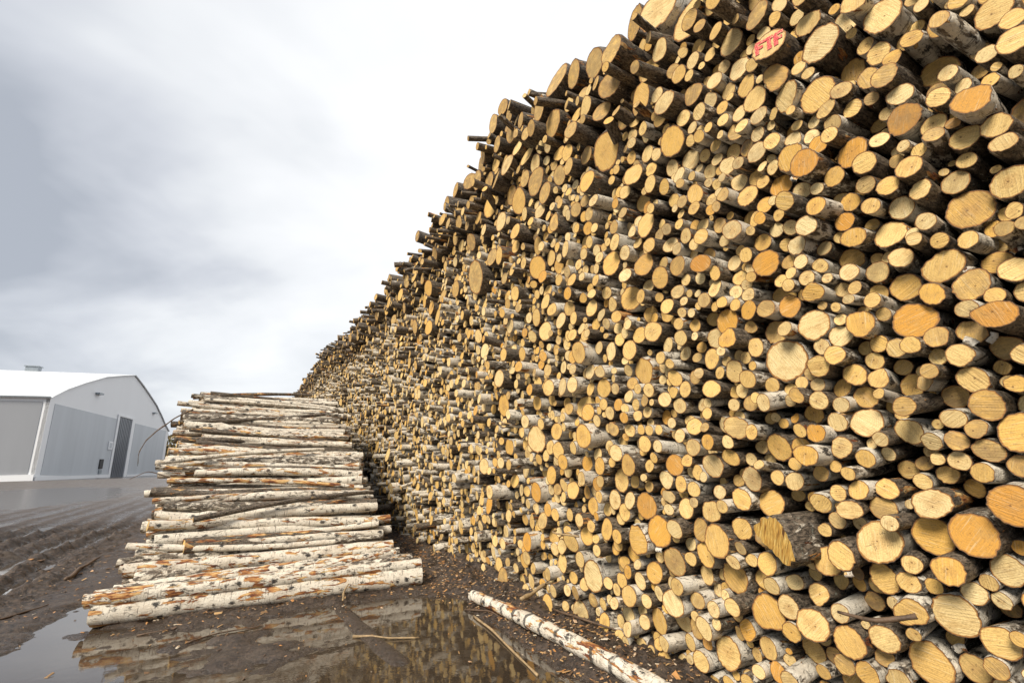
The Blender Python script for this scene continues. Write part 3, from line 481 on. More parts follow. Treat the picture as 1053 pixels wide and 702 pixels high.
# ------------------------------------------------------------------ labels that single logs out
MARKS = []      # (log index, phrase used by its neighbours)
def nearest(px, py):
    k = min(chosen, key=lambda i: (x_[i] - px) ** 2 + (y_[i] - py) ** 2)
    return k
LAND = [
 (793, 50, 'end of birch log marked FTF in red spray paint', 'the red FTF log'),
 (812, 557, 'split wedge shaped butt with jagged orange grain, lower in the stack', 'the split wedge log'),
 (1043, 442, 'very thick pale golden log end halfway up the outer edge of the stack', 'the thick golden edge log'),
 (1042, 518, 'thick deep orange log end low on the outer edge of the stack', 'the thick orange edge log'),
 (804, 365, 'largest smooth round pale cut end in the middle of the stack', 'the big round pale end'),
 (994, 212, 'broad oval log end with straight saw lines and a brown knot', 'the broad knotted oval end'),
 (825, 172, 'orange brown log end overlapping a paler one like a scale', 'the overlapping orange end'),
 (938, 330, 'bright orange log end with a pointed notch on its rim', 'the notched orange end'),
 (1021, 325, 'lopsided burnt orange log end with dark brown rim', 'the burnt orange rimmed end'),
 (975, 626, 'thick cream coloured log end with curling white and black bark', 'the thick cream log'),
 (971, 582, 'rotten dark hearted log end with thick black bark', 'the rotten hearted log'),
 (1000, 549, 'thick orange log end with slanting saw scores, low in the stack', 'the scored orange end'),
 (788, 290, 'plain mid brown round log end in the middle of the stack', 'the brown round end'),
 (935, 121, 'oval dull orange log end high on the stack, under a dark gap', 'the dull orange oval'),
 (680, 12, 'huge bleached log end on the very top edge against the sky', 'the bleached top log'),
 (706, 20, 'huge tan log end on top with a dark split in its rim', 'the split top log'),
 (851, 40, 'very large pale oval end high up with a fine crack', 'the large cracked oval'),
 (900, 22, 'large straw oval end near the top beyond the cracked oval', 'the upper straw oval'),
 (669, 531, 'flat bright orange oval log end, plain and unmarked', 'the flat orange oval'),
 (830, 457, 'golden log end with one round dark knot near its middle', 'the dark knotted end'),
 (953, 678, 'thick tan log end at the foot of the stack with dark mossy bark', 'the thick foot log'),
 (900, 556, 'large pale log end with diagonal saw lines beside the split wedge', 'the diagonal scored end'),
 (788, 629, 'wide light brown oval end low in the stack', 'the wide low oval'),
 (760, 598, 'round log end ringed by a vivid orange rim', 'the orange rimmed round end'),
 (736, 548, 'large pale oval end with faint saw lines, left of the split wedge', 'the pale sawn oval'),
 (609, 592, 'cut log end with rough black bark jutting out near the foot', 'the jutting black barked log'),
 (622, 154, 'large oval pinkish brown end jutting high at the skyline side', 'the pinkish skyline oval'),
 (874, 152, 'bright orange notched end high up beside small pale ones', 'the high orange end'),
 (670, 378, 'dark rimmed orange end in the middle with smaller ones below', 'the dark rimmed orange end'),
]
label = {}; short = {}
for px, py, lab, sh in LAND:
    k = nearest(px, py)
    if k in label: continue
    label[k] = lab; short[k] = sh; MARKS.append(k)
DIRS = ['level and outward from', 'up and outward from', 'straight above', 'up and hallward from', 'level and hallward from', 'down and hallward from', 'straight below', 'down and outward from']
ORD = ['', 'second ', 'third ', 'fourth ', 'fifth ', 'sixth ', 'seventh ', 'eighth ', 'ninth ', 'tenth ', 'eleventh ', 'twelfth ']
TWORD = {'-': 'straw', 'p': 'cream', 'm': 'golden', 'o': 'orange', 'O': 'deep orange', 'Q': 'burnt orange', 'b': 'weathered brown', 't': 'tan', 'd': 'dark tan', 'D': 'decayed brown', 'H': 'dark pithed', 'F': 'straw', 'W': 'orange'}
def sizeword(i):
    r = pts[i, 2]
    return 'slim' if r < 0.048 else 'medium' if r < 0.068 else 'stout' if r < 0.095 else 'thick'
buckets = {}
for i in sorted(chosen - set(label), key=lambda i: 0):
    k = min(MARKS, key=lambda m: math.hypot(x_[i] - x_[m], y_[i] - y_[m]))
    a = math.degrees(math.atan2(-(y_[i] - y_[k]), x_[i] - x_[k])) % 360
    sec = int(((a + 22.5) % 360) // 45)
    buckets.setdefault((k, sec, TWORD[tones[i]], sizeword(i)), []).append((math.hypot(x_[i] - x_[k], y_[i] - y_[k]), i))
for (k, sec, tw, sw), L in buckets.items():
    L.sort()
    for o, (_, i) in enumerate(L):
        ordn = ORD[min(o, 11)] if len(L) > 1 and o else ('nearest ' if len(L) > 1 else '')
        label[i] = f'{ordn}{sw} {tw} log end {DIRS[sec]} {short[k]}'

# ------------------------------------------------------------------ build the face of the stack
stuff = Acc()
def bark_curl(o, p, d, r_, cap, rg):
    # a strip of bark peeling off the rim and rolling back on itself
    fr = frame(d); k_ = int(rg.integers(0, len(cap[0]) // 2 - 3)); A = Acc()
    wn = int(rg.integers(2, 4)); rim = cap[0][k_:k_ + wn + 1]; c0 = cap[0][-1]
    rad = rim - c0; rad = rad / np.linalg.norm(rad, axis=1)[:, None]
    L = rg.uniform(0.03, 0.07); cu = rg.uniform(1.6, 3.6); rows = 9; V = []
    for q in range(rows):
        a_ = cu * q / (rows - 1); rr_ = L / cu
        tap = 1 - 0.25 * q / (rows - 1)
        mid = rim.mean(0)
        V.append(mid + (rim - mid) * tap + rad * (0.003 + rr_ * (1 - math.cos(a_))) - d * (rr_ * math.sin(a_) - 0.006))
    V = np.concatenate(V); n_ = wn + 1; Vi = V + np.tile(rad, (rows, 1)) * 0.0015
    F = [(q * n_ + j, q * n_ + j + 1, (q + 1) * n_ + j + 1, (q + 1) * n_ + j) for q in range(rows - 1) for j in range(n_ - 1)]
    A.add(V, F, V - p, (0.93, rg.random(), 0.5)); A.add(Vi, F, Vi - p, (0.93, rg.random(), -0.5))
    make_obj('bark_curl', A.mesh('bark_curl', p), o, (M_BARK,))
curled = set(int(i) for i in order[:70] if np.random.default_rng(50 + int(i)).random() < 0.38 and tones[int(i)] not in 'FWD')
for i in range(nl):
    s_, z_, r_ = pts[i]
    rg = np.random.default_rng(1000 + i)
    t_ = tones[i]
    p = W(s_, FACE - prot[i], z_)
    d = axis_for(i, rg, z_, s_)
    lid_c = cutid(t_, rg); lid_b = barkid(t_, rg, s_, z_, r_)
    if i in chosen:
        big = r_ > 0.07
        side, cap, back = log_parts(p, d, 3.0 * rg.uniform(0.97, 1.02), r_, rg, 36 if big else 26, 9, taper=rg.uniform(.82, .98), wob=float(rg.choice([0.05, 0.075, 0.12])), bend=rg.uniform(0, 0.03), shape=cyl_shape_for(t_), lean=(0.25, -0.1) if t_ == 'W' else None)
        A = Acc(); A.add(side[0], side[1], side[2], lid_b)
        A.add(back[0], back[1], back[2], lid_c, back[3], 1)
        o = make_obj('birch_log', A.mesh('birch_log', p), None, (M_BARK, M_CUT)); o.location = p
        B = Acc(); B.add(cap[0], cap[1], cap[2], lid_c, cap[3], 0, False)
        c = make_obj('cut_end', B.mesh('cut_end', p), o, (M_TORN if t_ == 'W' else M_CUT,))
        if i in curled: bark_curl(o, p, d, r_, cap, rg)
        tag(o, label[i], 'log', WALL_GROUP)
        if t_ == 'F': ftf = (o, p, d, r_, cap)
    else:
        near = s_ < 6
        sd = 18 if near else (12 if s_ < 12 else 9)
        side, cap, back = log_parts(p, d, 3.0, r_, rg, sd, 3 if near else 2, taper=rg.uniform(.85, 1), wob=float(rg.choice([0.05, 0.08, 0.13])), rimn=0.03 if near else 0.01)
        stuff.add(side[0], side[1], side[2], lid_b, 0, 0)
        stuff.add(cap[0], cap[1], cap[2], lid_c, cap[3], 1, False)
# unseen second row of logs, added behind to block light through the gaps
k = 0
sB = S_MIN
while sB < S_MAX:
    zB = 0.14 + (0.12 if int((sB - S_MIN) / 0.21) % 2 else 0)
    while zB < top_z(sB) - 0.7:
        rg = np.random.default_rng(90000 + k); k += 1
        side, cap, back = log_parts(W(sB, FACE + 3.12 + rg.uniform(-.08, .08), zB), N, 2.9, 0.125, rg, 7, 2)
        stuff.add(side[0], side[1], side[2], (0.2, rg.random(), 0)); stuff.add(cap[0], cap[1], cap[2], cutid('-', rg), cap[3], 1, False)
        zB += 0.24
    sB += 0.21
o = make_obj('birch_logs', stuff.mesh('birch_logs'), None, (M_BARK, M_CUT))
tag(o, 'countless small birch logs filling the tall stack between the larger ones', 'log stack', None, 'stuff')

# FTF sprayed on one end: strokes follow the cut face
def stroke(acc, pts2, w, fr, p, rg):
    a, b, d = fr
    pts2 = np.array(pts2, float); n_ = 14
    seg = np.linspace(0, len(pts2) - 1, n_); P = np.stack([np.interp(seg, range(len(pts2)), pts2[:, k]) for k in (0, 1)], 1)
    T = np.gradient(P, axis=0); T /= np.linalg.norm(T, axis=1)[:, None]; Nn = np.stack([-T[:, 1], T[:, 0]], 1)
    w_ = w * (0.85 + 0.3 * rg.random((n_, 2)))
    Lf = P + Nn * w_[:, :1]; Rt = P - Nn * w_[:, 1:]
    v2 = np.concatenate([Lf, Rt])
    v = p + np.outer(v2[:, 0], a) + np.outer(v2[:, 1], b) - 0.0045 * d
    acc.add(v, [(j, j + 1, n_ + j + 1, n_ + j) for j in range(n_ - 1)], smooth=False)
o, p, d, R_, cap = ftf
cc = cap[0][-1]; rim = cap[0][:36 if R_ > 0.07 else 26]
# plane of the cut
uu, ss, vv = np.linalg.svd(rim - rim.mean(0)); nn = vv[2] if vv[2] @ N > 0 else -vv[2]
a_ = np.cross(nn, Z); a_ /= np.linalg.norm(a_); b_ = np.cross(a_, nn)
if a_ @ U > 0: a_ = -a_
if b_ @ Z < 0: b_ = -b_
A = Acc(); rg = np.random.default_rng(5); q = R_
S1 = 0.12 * q
sl = 0.02
def L_(pts_, ox): return [((x + ox + sl * y) * 0.98 * q, (1.25 * y - 0.10 * (x + ox)) * q) for x, y in pts_]
for ox in (-0.66, 0.42):
    stroke(A, L_([(0.0, -0.36), (0.0, 0.36)], ox), S1, (a_, b_, nn), cc, rg)
    stroke(A, L_([(-0.06, 0.36), (0.44, 0.38)], ox), S1, (a_, b_, nn), cc - nn * 0.0006, rg)
    stroke(A, L_([(-0.02, 0.04), (0.36, 0.06)], ox), S1, (a_, b_, nn), cc - nn * 0.0009, rg)
stroke(A, L_([(0.0, -0.38), (0.0, 0.34)], 0.04), S1, (a_, b_, nn), cc, rg)
stroke(A, L_([(-0.25, 0.36), (0.25, 0.36)], 0.04), S1, (a_, b_, nn), cc - nn * 0.0012, rg)
make_obj('painted_letters', A.mesh('painted_letters', p), o, (M_PAINT,))
M_BAND = bark_material(True)
# ------------------------------------------------------------------ long birch log lying in front of the stack
def laid_log(a, b, ra, rb, rg, lid_b, sides=32, rings=26, bend=0.03, wob=0.05, m=None):
    a = np.array(a, float); b = np.array(b, float); L = np.linalg.norm(b - a)
    side, c1, c2 = log_parts(a, (b - a) / L, L, ra, rg, sides, rings, taper=rb / ra, wob=wob, bend=bend)
    o_ = a
    A = Acc(); A.add(side[0], side[1], side[2], lid_b)
    o = make_obj('birch_log', A.mesh('birch_log', o_), None, (m or M_BARK,)); o.location = o_
    for c in (c1, c2):
        B = Acc(); B.add(c[0], c[1], c[2], (rg.uniform(0.2, 0.75), rg.random(), rg.uniform(0, .7)), c[3], 0, False)
        make_obj('cut_end', B.mesh('cut_end', o_), o, (M_CUT,))
    return o
rg = np.random.default_rng(41)
o = laid_log((-0.54, 6.04, 0.095), (1.12, 3.42, 0.09), 0.063, 0.080, rg, (0.80, 0.31, 0.55), bend=0.035, m=M_BAND)
tag(o, 'white birch log with black bands lying alone on mud before the tall stack', 'log')

# ------------------------------------------------------------------ the low stack with a sloping flank
SIDE_GROUP = 'long birch logs on the flank of the low stack'
side_q = [(6.5, -1.24), (7.0, -1.36), (7.25, -1.28), (7.5, -1.15), (7.8, -1.12), (8.3, -1.0), (9.2, -1.28), (10.1, -1.25), (10.4, -1.1), (12.0, -1.32), (13.6, -1.05)]
side_r = [(6.5, 2.1), (6.8, 2.27), (7.3, 1.97), (7.8, 1.95), (8.8, 1.9), (10.2, 2.0), (11.1, 1.75), (12.5, 1.8)]
looks = ['stained with orange torn bark', 'with clean white bark', 'with black scarred bark', 'with a long orange peeled strip', 'mottled white and grey', 'in dark rough bark', 'creamy white with brown stains']
s_, z_ = 6.93, 0.15
k = 0; prev = 0.13
names_up = ['lowest', 'second', 'third', 'fourth', 'fifth', 'sixth', 'seventh', 'eighth', 'ninth', 'tenth', 'eleventh', 'twelfth', 'thirteenth', 'fourteenth', 'fifteenth', 'sixteenth', 'seventeenth', 'eighteenth', 'nineteenth', 'twentieth']
tens = ['twenty', 'thirty', 'forty', 'fifty', 'sixty', 'seventy']; ones = ['', 'first', 'second', 'third', 'fourth', 'fifth', 'sixth', 'seventh', 'eighth', 'ninth']
def ordinal(k):
    if k < 20: return names_up[k]
    n = k + 1; t_, u_ = divmod(n, 10)
    return {2: 'twentieth', 3: 'thirtieth', 4: 'fortieth', 5: 'fiftieth', 6: 'sixtieth', 7: 'seventieth'}[t_] if u_ == 0 else tens[t_ - 2] + '-' + ones[u_]
rg = np.random.default_rng(77)
slope = []
while s_ < 13.2 and k < 74:
    r_ = float(np.clip(rg.normal(0.059 if s_ > 8.3 else 0.070, 0.018), 0.038, 0.115))
    if k == 0: r_ = 0.15
    if k == 1: r_ = 0.09
    if k == 2: r_ = 0.085
    if k > 0:
        step = (prev + r_) * (0.90 if s_ < 9 else 0.97)
        ang = math.atan(0.5) + rg.normal(0, 0.45)
        s_ += step * math.cos(ang); z_ += step * math.sin(ang)
        target = 0.06 + 0.5 * (s_ - 6.75)
        z_ += (target - z_) * 0.35
        z_ = max(z_, r_)
    prev = r_
    slope.append((s_, z_, r_)); k += 1
for k, (s_, z_, r_) in enumerate(slope):
    qa = float(np.interp(s_, [a for a, _ in side_q], [b for _, b in side_q])) + rg.normal(0, 0.10)
    qb = float(np.interp(s_, [a for a, _ in side_r], [b for _, b in side_r])) + rg.normal(0, 0.07)
    if k > 2 and rg.random() < 0.16: qa += rg.uniform(0.15, 0.45)
    ds = 0.27 - 0.02 * k if k < 8 else 0.06 + rg.normal(0, 0.09)
    dz = rg.normal(0, 0.045) + (0.02 + 0.06 * min(1, k / 40) if k > 5 else 0)
    if k < 3: dz = 0
    zl, zr = max(z_ + dz, r_ * .9), max(z_ - dz, r_ * .9)
    ra, rb = (r_ * 1.12, r_ * 0.8) if rg.random() < 0.55 else (r_ * 0.82, r_ * 1.1)
    if k == 0: ra, rb = 0.15, 0.125
    li = int(rg.choice(7, p=[.2, .15, .14, .12, .12, .13, .14]))
    if k == 0: li = 0
    if k in (1, 2, 3) and li == 5: li = 3
    lid = {0: (0.76, rg.random(), 0.5), 1: (0.88, rg.random(), 0.1), 2: (0.52, rg.random(), 0.15), 3: (0.72, rg.random(), 0.65), 4: (0.68, rg.random(), 0.1), 5: (0.22, rg.random(), 0.45), 6: (0.82, rg.random(), 0.3)}[li]
    o = laid_log(W(s_ + ds, qa, zl), W(s_ - ds, qb, zr), ra, rb, np.random.default_rng(500 + k), lid, 26, 22, bend=rg.uniform(0.0, 0.08))
    lab = f'{ordinal(k)} log up the sloping low stack, {looks[li]}' if k else 'thick lowest log of the low stack at the puddle, with orange torn bark'
    tag(o, lab, 'log', SIDE_GROUP)
# thin logs slipped askew over the flank
EX = ['thin pale log slipped askew across the lower third of the low stack', 'thin dark log lying crooked low on the flank of the low stack', 'thin peeled orange log askew halfway up the low stack', 'thin crooked white log just over halfway up the low stack', 'slim stained log tilted across the upper half of the low stack', 'slim dark log crossing others near the top of the low stack', 'slim pale log askew just under the top of the low stack', 'slim brown topmost log lying crooked on the crest of the low stack']
for j, (fr_, ds, q0, q1) in enumerate(((.13, .16, -1.25, 1.2), (.24, -.2, -.6, 1.95), (.38, .22, -1.1, 1.7), (.5, -.18, -1.35, 1.3), (.63, .2, -.9, 1.8), (.76, -.25, -1.3, 1.5), (.88, .2, -1.0, 1.6), (.97, -.2, -1.25, 1.3))):
    s_, z_, r_ = slope[int(fr_ * (len(slope) - 1))]
    rr_ = float(rg.uniform(0.035, 0.05)); off_ = r_ + rr_ * 1.3
    s0, z0 = s_ - 0.447 * off_, z_ + 0.894 * off_
    lidx = [(0.85, rg.random(), 0.2), (0.15, rg.random(), 0.1), (0.7, rg.random(), 1.0), (0.8, rg.random(), 0.2), (0.6, rg.random(), 0.6), (0.1, rg.random(), 0.2), (0.82, rg.random(), 0.3), (0.35, rg.random(), 0.6)][j]
    o = laid_log(W(s0 + ds, q0, z0 + ds * 0.5 + .01), W(s0 - ds, q1, z0 - ds * 0.5 + .01), rr_, rr_ * 0.75, np.random.default_rng(900 + j), lidx, 20, 22, bend=0.05, wob=0.08)
    tag(o, EX[j], 'log', SIDE_GROUP)
# logs inside the low stack
A = Acc(); k = 0
lay = 0
zc = 0.09
while zc < 3.3:
    sc = 6.75 + (zc - 0.06) * 2 + (0.34 if lay == 0 else 0.20) + (0.08 if lay % 2 else 0)
    end = 18.0
    while sc < end:
        rg = np.random.default_rng(7000 + k); k += 1
        if zc > 3.12 or sc < 6.75 + (zc - 0.06) * 2 + 1.2 or True:
            r_ = rg.uniform(0.07, 0.092)
            qa = -1.12 + rg.normal(0, 0.08); L = 3.05 + rg.normal(0, 0.08)
            front = sc < 6.75 + zc * 2 + 0.7
            dd = N + rg.normal(0, .012) * U + rg.normal(0, 0.006) * Z; dd /= np.linalg.norm(dd)
            sd, c1, c2 = log_parts(W(sc, qa, zc + rg.normal(0, .01)), dd, L, r_, rg, 14 if front else 9, 5 if front else 2, taper=0.9)
            w_ = float(rg.choice([0.2, 0.55, 0.75, 0.88])); tt = float(rg.choice([0, 0.3, 0.7]))
            A.add(sd[0], sd[1], sd[2], (w_, rg.random(), tt))
            for c in (c1, c2): A.add(c[0], c[1], c[2], cutid('-', rg), c[3], 1, False)
        sc += 0.165
    zc += 0.15; lay += 1
o = make_obj('birch_logs_inside', A.mesh('birch_logs_inside'), None, (M_BARK, M_CUT))
o.name = 'packed_birch_logs'; tag(o, 'birch logs packed beneath the sloping flank of the low stack', 'log stack', None, 'stuff')

# ------------------------------------------------------------------ ground
WATER = [(-4.5, 3.99), (-5.01, 5.0), (-5.52, 6.24), (-5.57, 6.63), (-4.49, 5.62), (-3.49, 5.62), (-2.6, 5.96), (-2.25, 6.3), (-1.16, 6.47), (-0.6, 6.42), (-0.36, 5.57), (0.13, 4.75), (0.54, 4.0), (0.9, 3.0), (-1.8, 2.2), (-4.3, 2.9)]
ISLE = [(-3.42, 4.95), (-2.75, 5.28), (-2.2, 5.12), (-1.85, 4.80), (-1.92, 4.42), (-2.76, 4.38)]
SPIT = [(-2.25, 6.25), (-1.58, 5.24), (-1.04, 4.52)]
def poly_sdf(X, Y, P):
    P = np.array(P); n_ = len(P); d = np.full(X.shape, 1e9); ins = np.zeros(X.shape, bool)
    for i in range(n_):
        a, b = P[i], P[(i + 1) % n_]; e = b - a
        t_ = np.clip(((X - a[0]) * e[0] + (Y - a[1]) * e[1]) / (e @ e), 0, 1)
        d = np.minimum(d, np.hypot(X - a[0] - e[0] * t_, Y - a[1] - e[1] * t_))
        c = ((a[1] > Y) != (b[1] > Y)) & (X < (b[0] - a[0]) * (Y - a[1]) / (b[1] - a[1] + 1e-12) + a[0]); ins ^= c
    return np.where(ins, d, -d)
def seg_d(X, Y, P):
    d = np.full(X.shape, 1e9)
    for a, b in zip(P[:-1], P[1:]):
        a = np.array(a); b = np.array(b); e = b - a
        t_ = np.clip(((X - a[0]) * e[0] + (Y - a[1]) * e[1]) / (e @ e), 0, 1)
        d = np.minimum(d, np.hypot(X - a[0] - e[0] * t_, Y - a[1] - e[1] * t_))
    return d
def sm(x, a, b): t_ = np.clip((x - a) / (b - a), 0, 1); return t_ * t_ * (3 - 2 * t_)
def fbm(X, Y, sc, oct_=3, seed=0.0):
    f = noise.fractal; x = (X / sc).ravel(); y = (Y / sc).ravel()
    return np.array([f(Vector((a, b, seed)), 0.9, 2.1, oct_) for a, b in zip(x, y)]).reshape(X.shape)
def graded(lo, hi, step, far_lo, far_hi, g):
    c = list(np.arange(lo, hi + 1e-6, step)); a = []; st = step; x = lo
    while x > far_lo: st *= g; x -= st; a.append(x)
    st = step; x = c[-1]; b = []
    while x < far_hi: st *= g; x += st; b.append(x)
    return np.array(a[::-1] + c + b)
xs = graded(-15.0, 2.0, 0.04, -900, 900, 1.06)
ys = graded(3.3, 19.0, 0.04, -300, 1500, 1.05)
X, Y = np.meshgrid(xs, ys)
Q = X * N[0] + Y * N[1]; SS = X * U[0] + Y * U[1]
near = np.exp(-(np.hypot(X, Y) / 60) ** 2)
n1 = fbm(X, Y, 1.6, 3, 1.0); n2 = fbm(X, Y, 0.35, 3, 5.0); n3 = fbm(X, Y, 0.09, 2, 9.0)
H = 0.047 + near * (0.03 * n1 + 0.02 * n2)
trk = sm(-Q, 1.9, 2.6) * np.exp(-(SS / 45) ** 2)
H += trk * (0.03 * n3 + 0.055 * n2 + 0.075 * np.abs(fbm(X, Y, 0.22, 4, 21.0)) - 0.02)
# wheel ruts run along the stack
wob = 0.22 * fbm(SS * 1.0, Q * 0.2, 4.0, 2, 3.0)
for rq, wd, dp in ((-2.95, .16, .05), (-3.55, .2, .075), (-4.3, .16, .05), (-5.0, .26, .11), (-5.7, .2, .07), (-6.55, .3, .125), (-7.3, .25, .08), (-8.4, .35, .11), (-10, .4, .1), (-12, .5, .12)):
    g_ = np.exp(-((Q - rq + wob) / wd) ** 2)
    mod = 0.72 + 0.5 * fbm(SS, Q * 0 + rq, 3.0, 2, 2.0)
    H -= 2.1 * trk * dp * g_ * np.clip(mod, 0.1, 1.3)
    H += trk * 0.75 * dp * (np.exp(-((Q - rq + wob - 1.7 * wd) / (wd * .7)) ** 2) + np.exp(-((Q - rq + wob + 1.7 * wd) / (wd * .7)) ** 2))
H += 0.012 * trk * n3
# the puddle before the stacks, with its mud islands and spit
sd = poly_sdf(X, Y, WATER) + 0.20 * n2 + 0.14 * n1 + 0.10 * fbm(X, Y, 0.13, 3, 31.0)
H = H * (1 - sm(sd, -0.15, 0.2)) + sm(sd, -0.15, 0.2) * (-0.028 + 0.022 * n2 + 0.02 * n1)
isd = poly_sdf(X, Y, ISLE) + 0.25 * n2 + 0.10 * fbm(X, Y, 0.14, 3, 13.0)
H += 0.042 * sm(isd, -0.22, 0.28)
H += 0.05 * sm(seg_d(X, Y, SPIT) + 0.07 * n2, 0.16, 0.02)
shal = poly_sdf(X, Y, [(-4.75, 5.35), (-2.35, 5.85), (-2.55, 5.3), (-3.4, 5.0), (-4.2, 4.95)]) + 0.12 * n2
H += 0.026 * sm(shal, -0.15, 0.12)
# banked mud and bark under the tall stack, churned mud near the low one
H += (0.045 + 0.05 * n3 + 0.04 * n2) * sm(Q + 0.1 * n2, 2.25, 2.9) * (SS > -8)
H += (0.02 * n3 + 0.03 * n2 + 0.012) * sm(SS, 6.2, 7.0) * sm(Q, -2.0, 0.0)
H = np.maximum(H, -0.12)
# wet yard further off, then the ground falls away a little towards the hall
yard = sm(SS, 16, 22)
H = H * (1 - 0.8 * yard) + yard * 0.02
st = poly_sdf(X, Y, [(-46, 36), (-40, 42), (-31, 37.5), (-26, 31.5), (-22.5, 25), (-22.5, 20.5), (-34, 26)])
H -= 0.07 * sm(st + 1.0 * n1, -1.5, 1.5)
DIST = X * 0 + Y
H -= np.clip((Y - 68) * 0.0158, 0, 1.35) + np.clip((Y - 260) * 0.004, 0, 2)
nx, ny = len(xs), len(ys)
verts = np.stack([X.ravel(), Y.ravel(), H.ravel()], 1)
idx = np.arange(nx * ny).reshape(ny, nx)
fc = np.stack([idx[:-1, :-1], idx[:-1, 1:], idx[1:, 1:], idx[1:, :-1]], -1).reshape(-1, 4)
me = bpy.data.meshes.new('muddy_ground'); me.vertices.add(len(verts)); me.vertices.foreach_set('co', verts.ravel())
me.loops.add(fc.size); me.loops.foreach_set('vertex_index', fc.ravel()); me.polygons.add(len(fc))
me.polygons.foreach_set('loop_start', np.arange(0, fc.size, 4)); me.polygons.foreach_set('use_smooth', [True] * len(fc)); me.update(); me.validate()
m, t = mat('wet_mud')
P_ = t.n('ShaderNodeNewGeometry').outputs['Position']
sp = t.n('ShaderNodeSeparateXYZ', Vector=P_)
dist_ = t.vmath('LENGTH', P_)
a1 = t.noise(P_, 2.2, 6.0, 0.65); a2 = t.noise(P_, 24.0, 5.0, 0.7); a3 = t.noise(P_, 110.0, 3.0, 0.7)
mud = t.mix(t.step(a2, 0.36, 0.66), (0.016, 0.011, 0.008), (0.105, 0.072, 0.050))  # clod shading put into the mud colour: hollows dark, raised bits lighter
mud = t.mix(t.math('MULTIPLY', t.step(a1, 0.52, 0.66), 0.5), mud, (0.13, 0.10, 0.075))
vor = t.n('ShaderNodeTexVoronoi', Vector=P_, Scale=38.0, Randomness=1.0)
cell = t.n('ShaderNodeSeparateColor', Color=vor.outputs['Color']).outputs[0]
peb = t.math('MULTIPLY', t.step(vor.outputs['Distance'], 0.30, 0.22), t.step(cell, 0.80, 0.84))
mud = t.mix(t.math('MULTIPLY', peb, 0.6), mud, (0.27, 0.19, 0.12))
grav = t.mix(t.noise(P_, 0.5, 4.0, 0.6), (0.075, 0.06, 0.048), (0.17, 0.14, 0.12))
col = t.mix(t.step(t.math('ADD', dist_, t.math('MULTIPLY', a1, 14.0)), 30.0, 48.0), mud, grav)
wet = t.step(t.math('ADD', sp.outputs[2], t.math('MULTIPLY', t.math('SUBTRACT', a1, 0.5), 0.09)), 0.045, 0.0)
col = t.mix(t.math('MULTIPLY', wet, 0.55), col, (0.05, 0.036, 0.026))
rgh = t.math('SUBTRACT', t.math('MULTIPLY_ADD', a2, 0.5, 0.32), t.math('MULTIPLY', wet, 0.38), 0.0)
hb = t.math('ADD', t.math('MULTIPLY', a2, 1.0), t.math('ADD', t.math('MULTIPLY', a3, 0.35), t.math('MULTIPLY', peb, 0.35)))
bf = t.math('MULTIPLY_ADD', t.step(dist_, 40, 12), 0.7, 0.05)
t.out(Base__Color=col, Roughness=rgh, Normal=t.bump(hb, bf, 0.035), **{'Specular IOR Level': 0.5})
o = make_obj('muddy_ground', me, None, (m,)); tag(o, kind='structure')
# standing water
m, t = mat('standing_water')
P_ = t.n('ShaderNodeNewGeometry').outputs['Position']
wn = t.noise(t.vmath('MULTIPLY', P_, (1, 1, 1)), 9.0, 3.0, 0.6)
wc = t.mix(t.noise(P_, 1.3, 4.0, 0.6), (0.030, 0.021, 0.013), (0.07, 0.052, 0.036))
t.out(Base__Color=wc, Roughness=t.math('MULTIPLY_ADD', t.step(t.vmath('LENGTH', P_), 10.0, 26.0), 0.22, 0.03), IOR=1.95, Normal=t.bump(wn, 0.06, 0.01))
A = Acc(); A.add([(-60, 2, 0), (3.0, 2, 0), (3.0, 62, 0), (-60, 62, 0)], [(0, 1, 2, 3)])
o = make_obj('puddle_water', A.mesh('puddle_water'), None, (m,)); tag(o, kind='structure')

from mathutils.bvhtree import BVHTree
def ground_z(x, y):
    i = min(max(np.searchsorted(xs, x) - 1, 0), nx - 2); j = min(max(np.searchsorted(ys, y) - 1, 0), ny - 2)
    fx = (x - xs[i]) / (xs[i + 1] - xs[i]); fy = (y - ys[j]) / (ys[j + 1] - ys[j])
    return float(H[j, i] * (1 - fx) * (1 - fy) + H[j, i + 1] * fx * (1 - fy) + H[j + 1, i] * (1 - fx) * fy + H[j + 1, i + 1] * fx * fy)

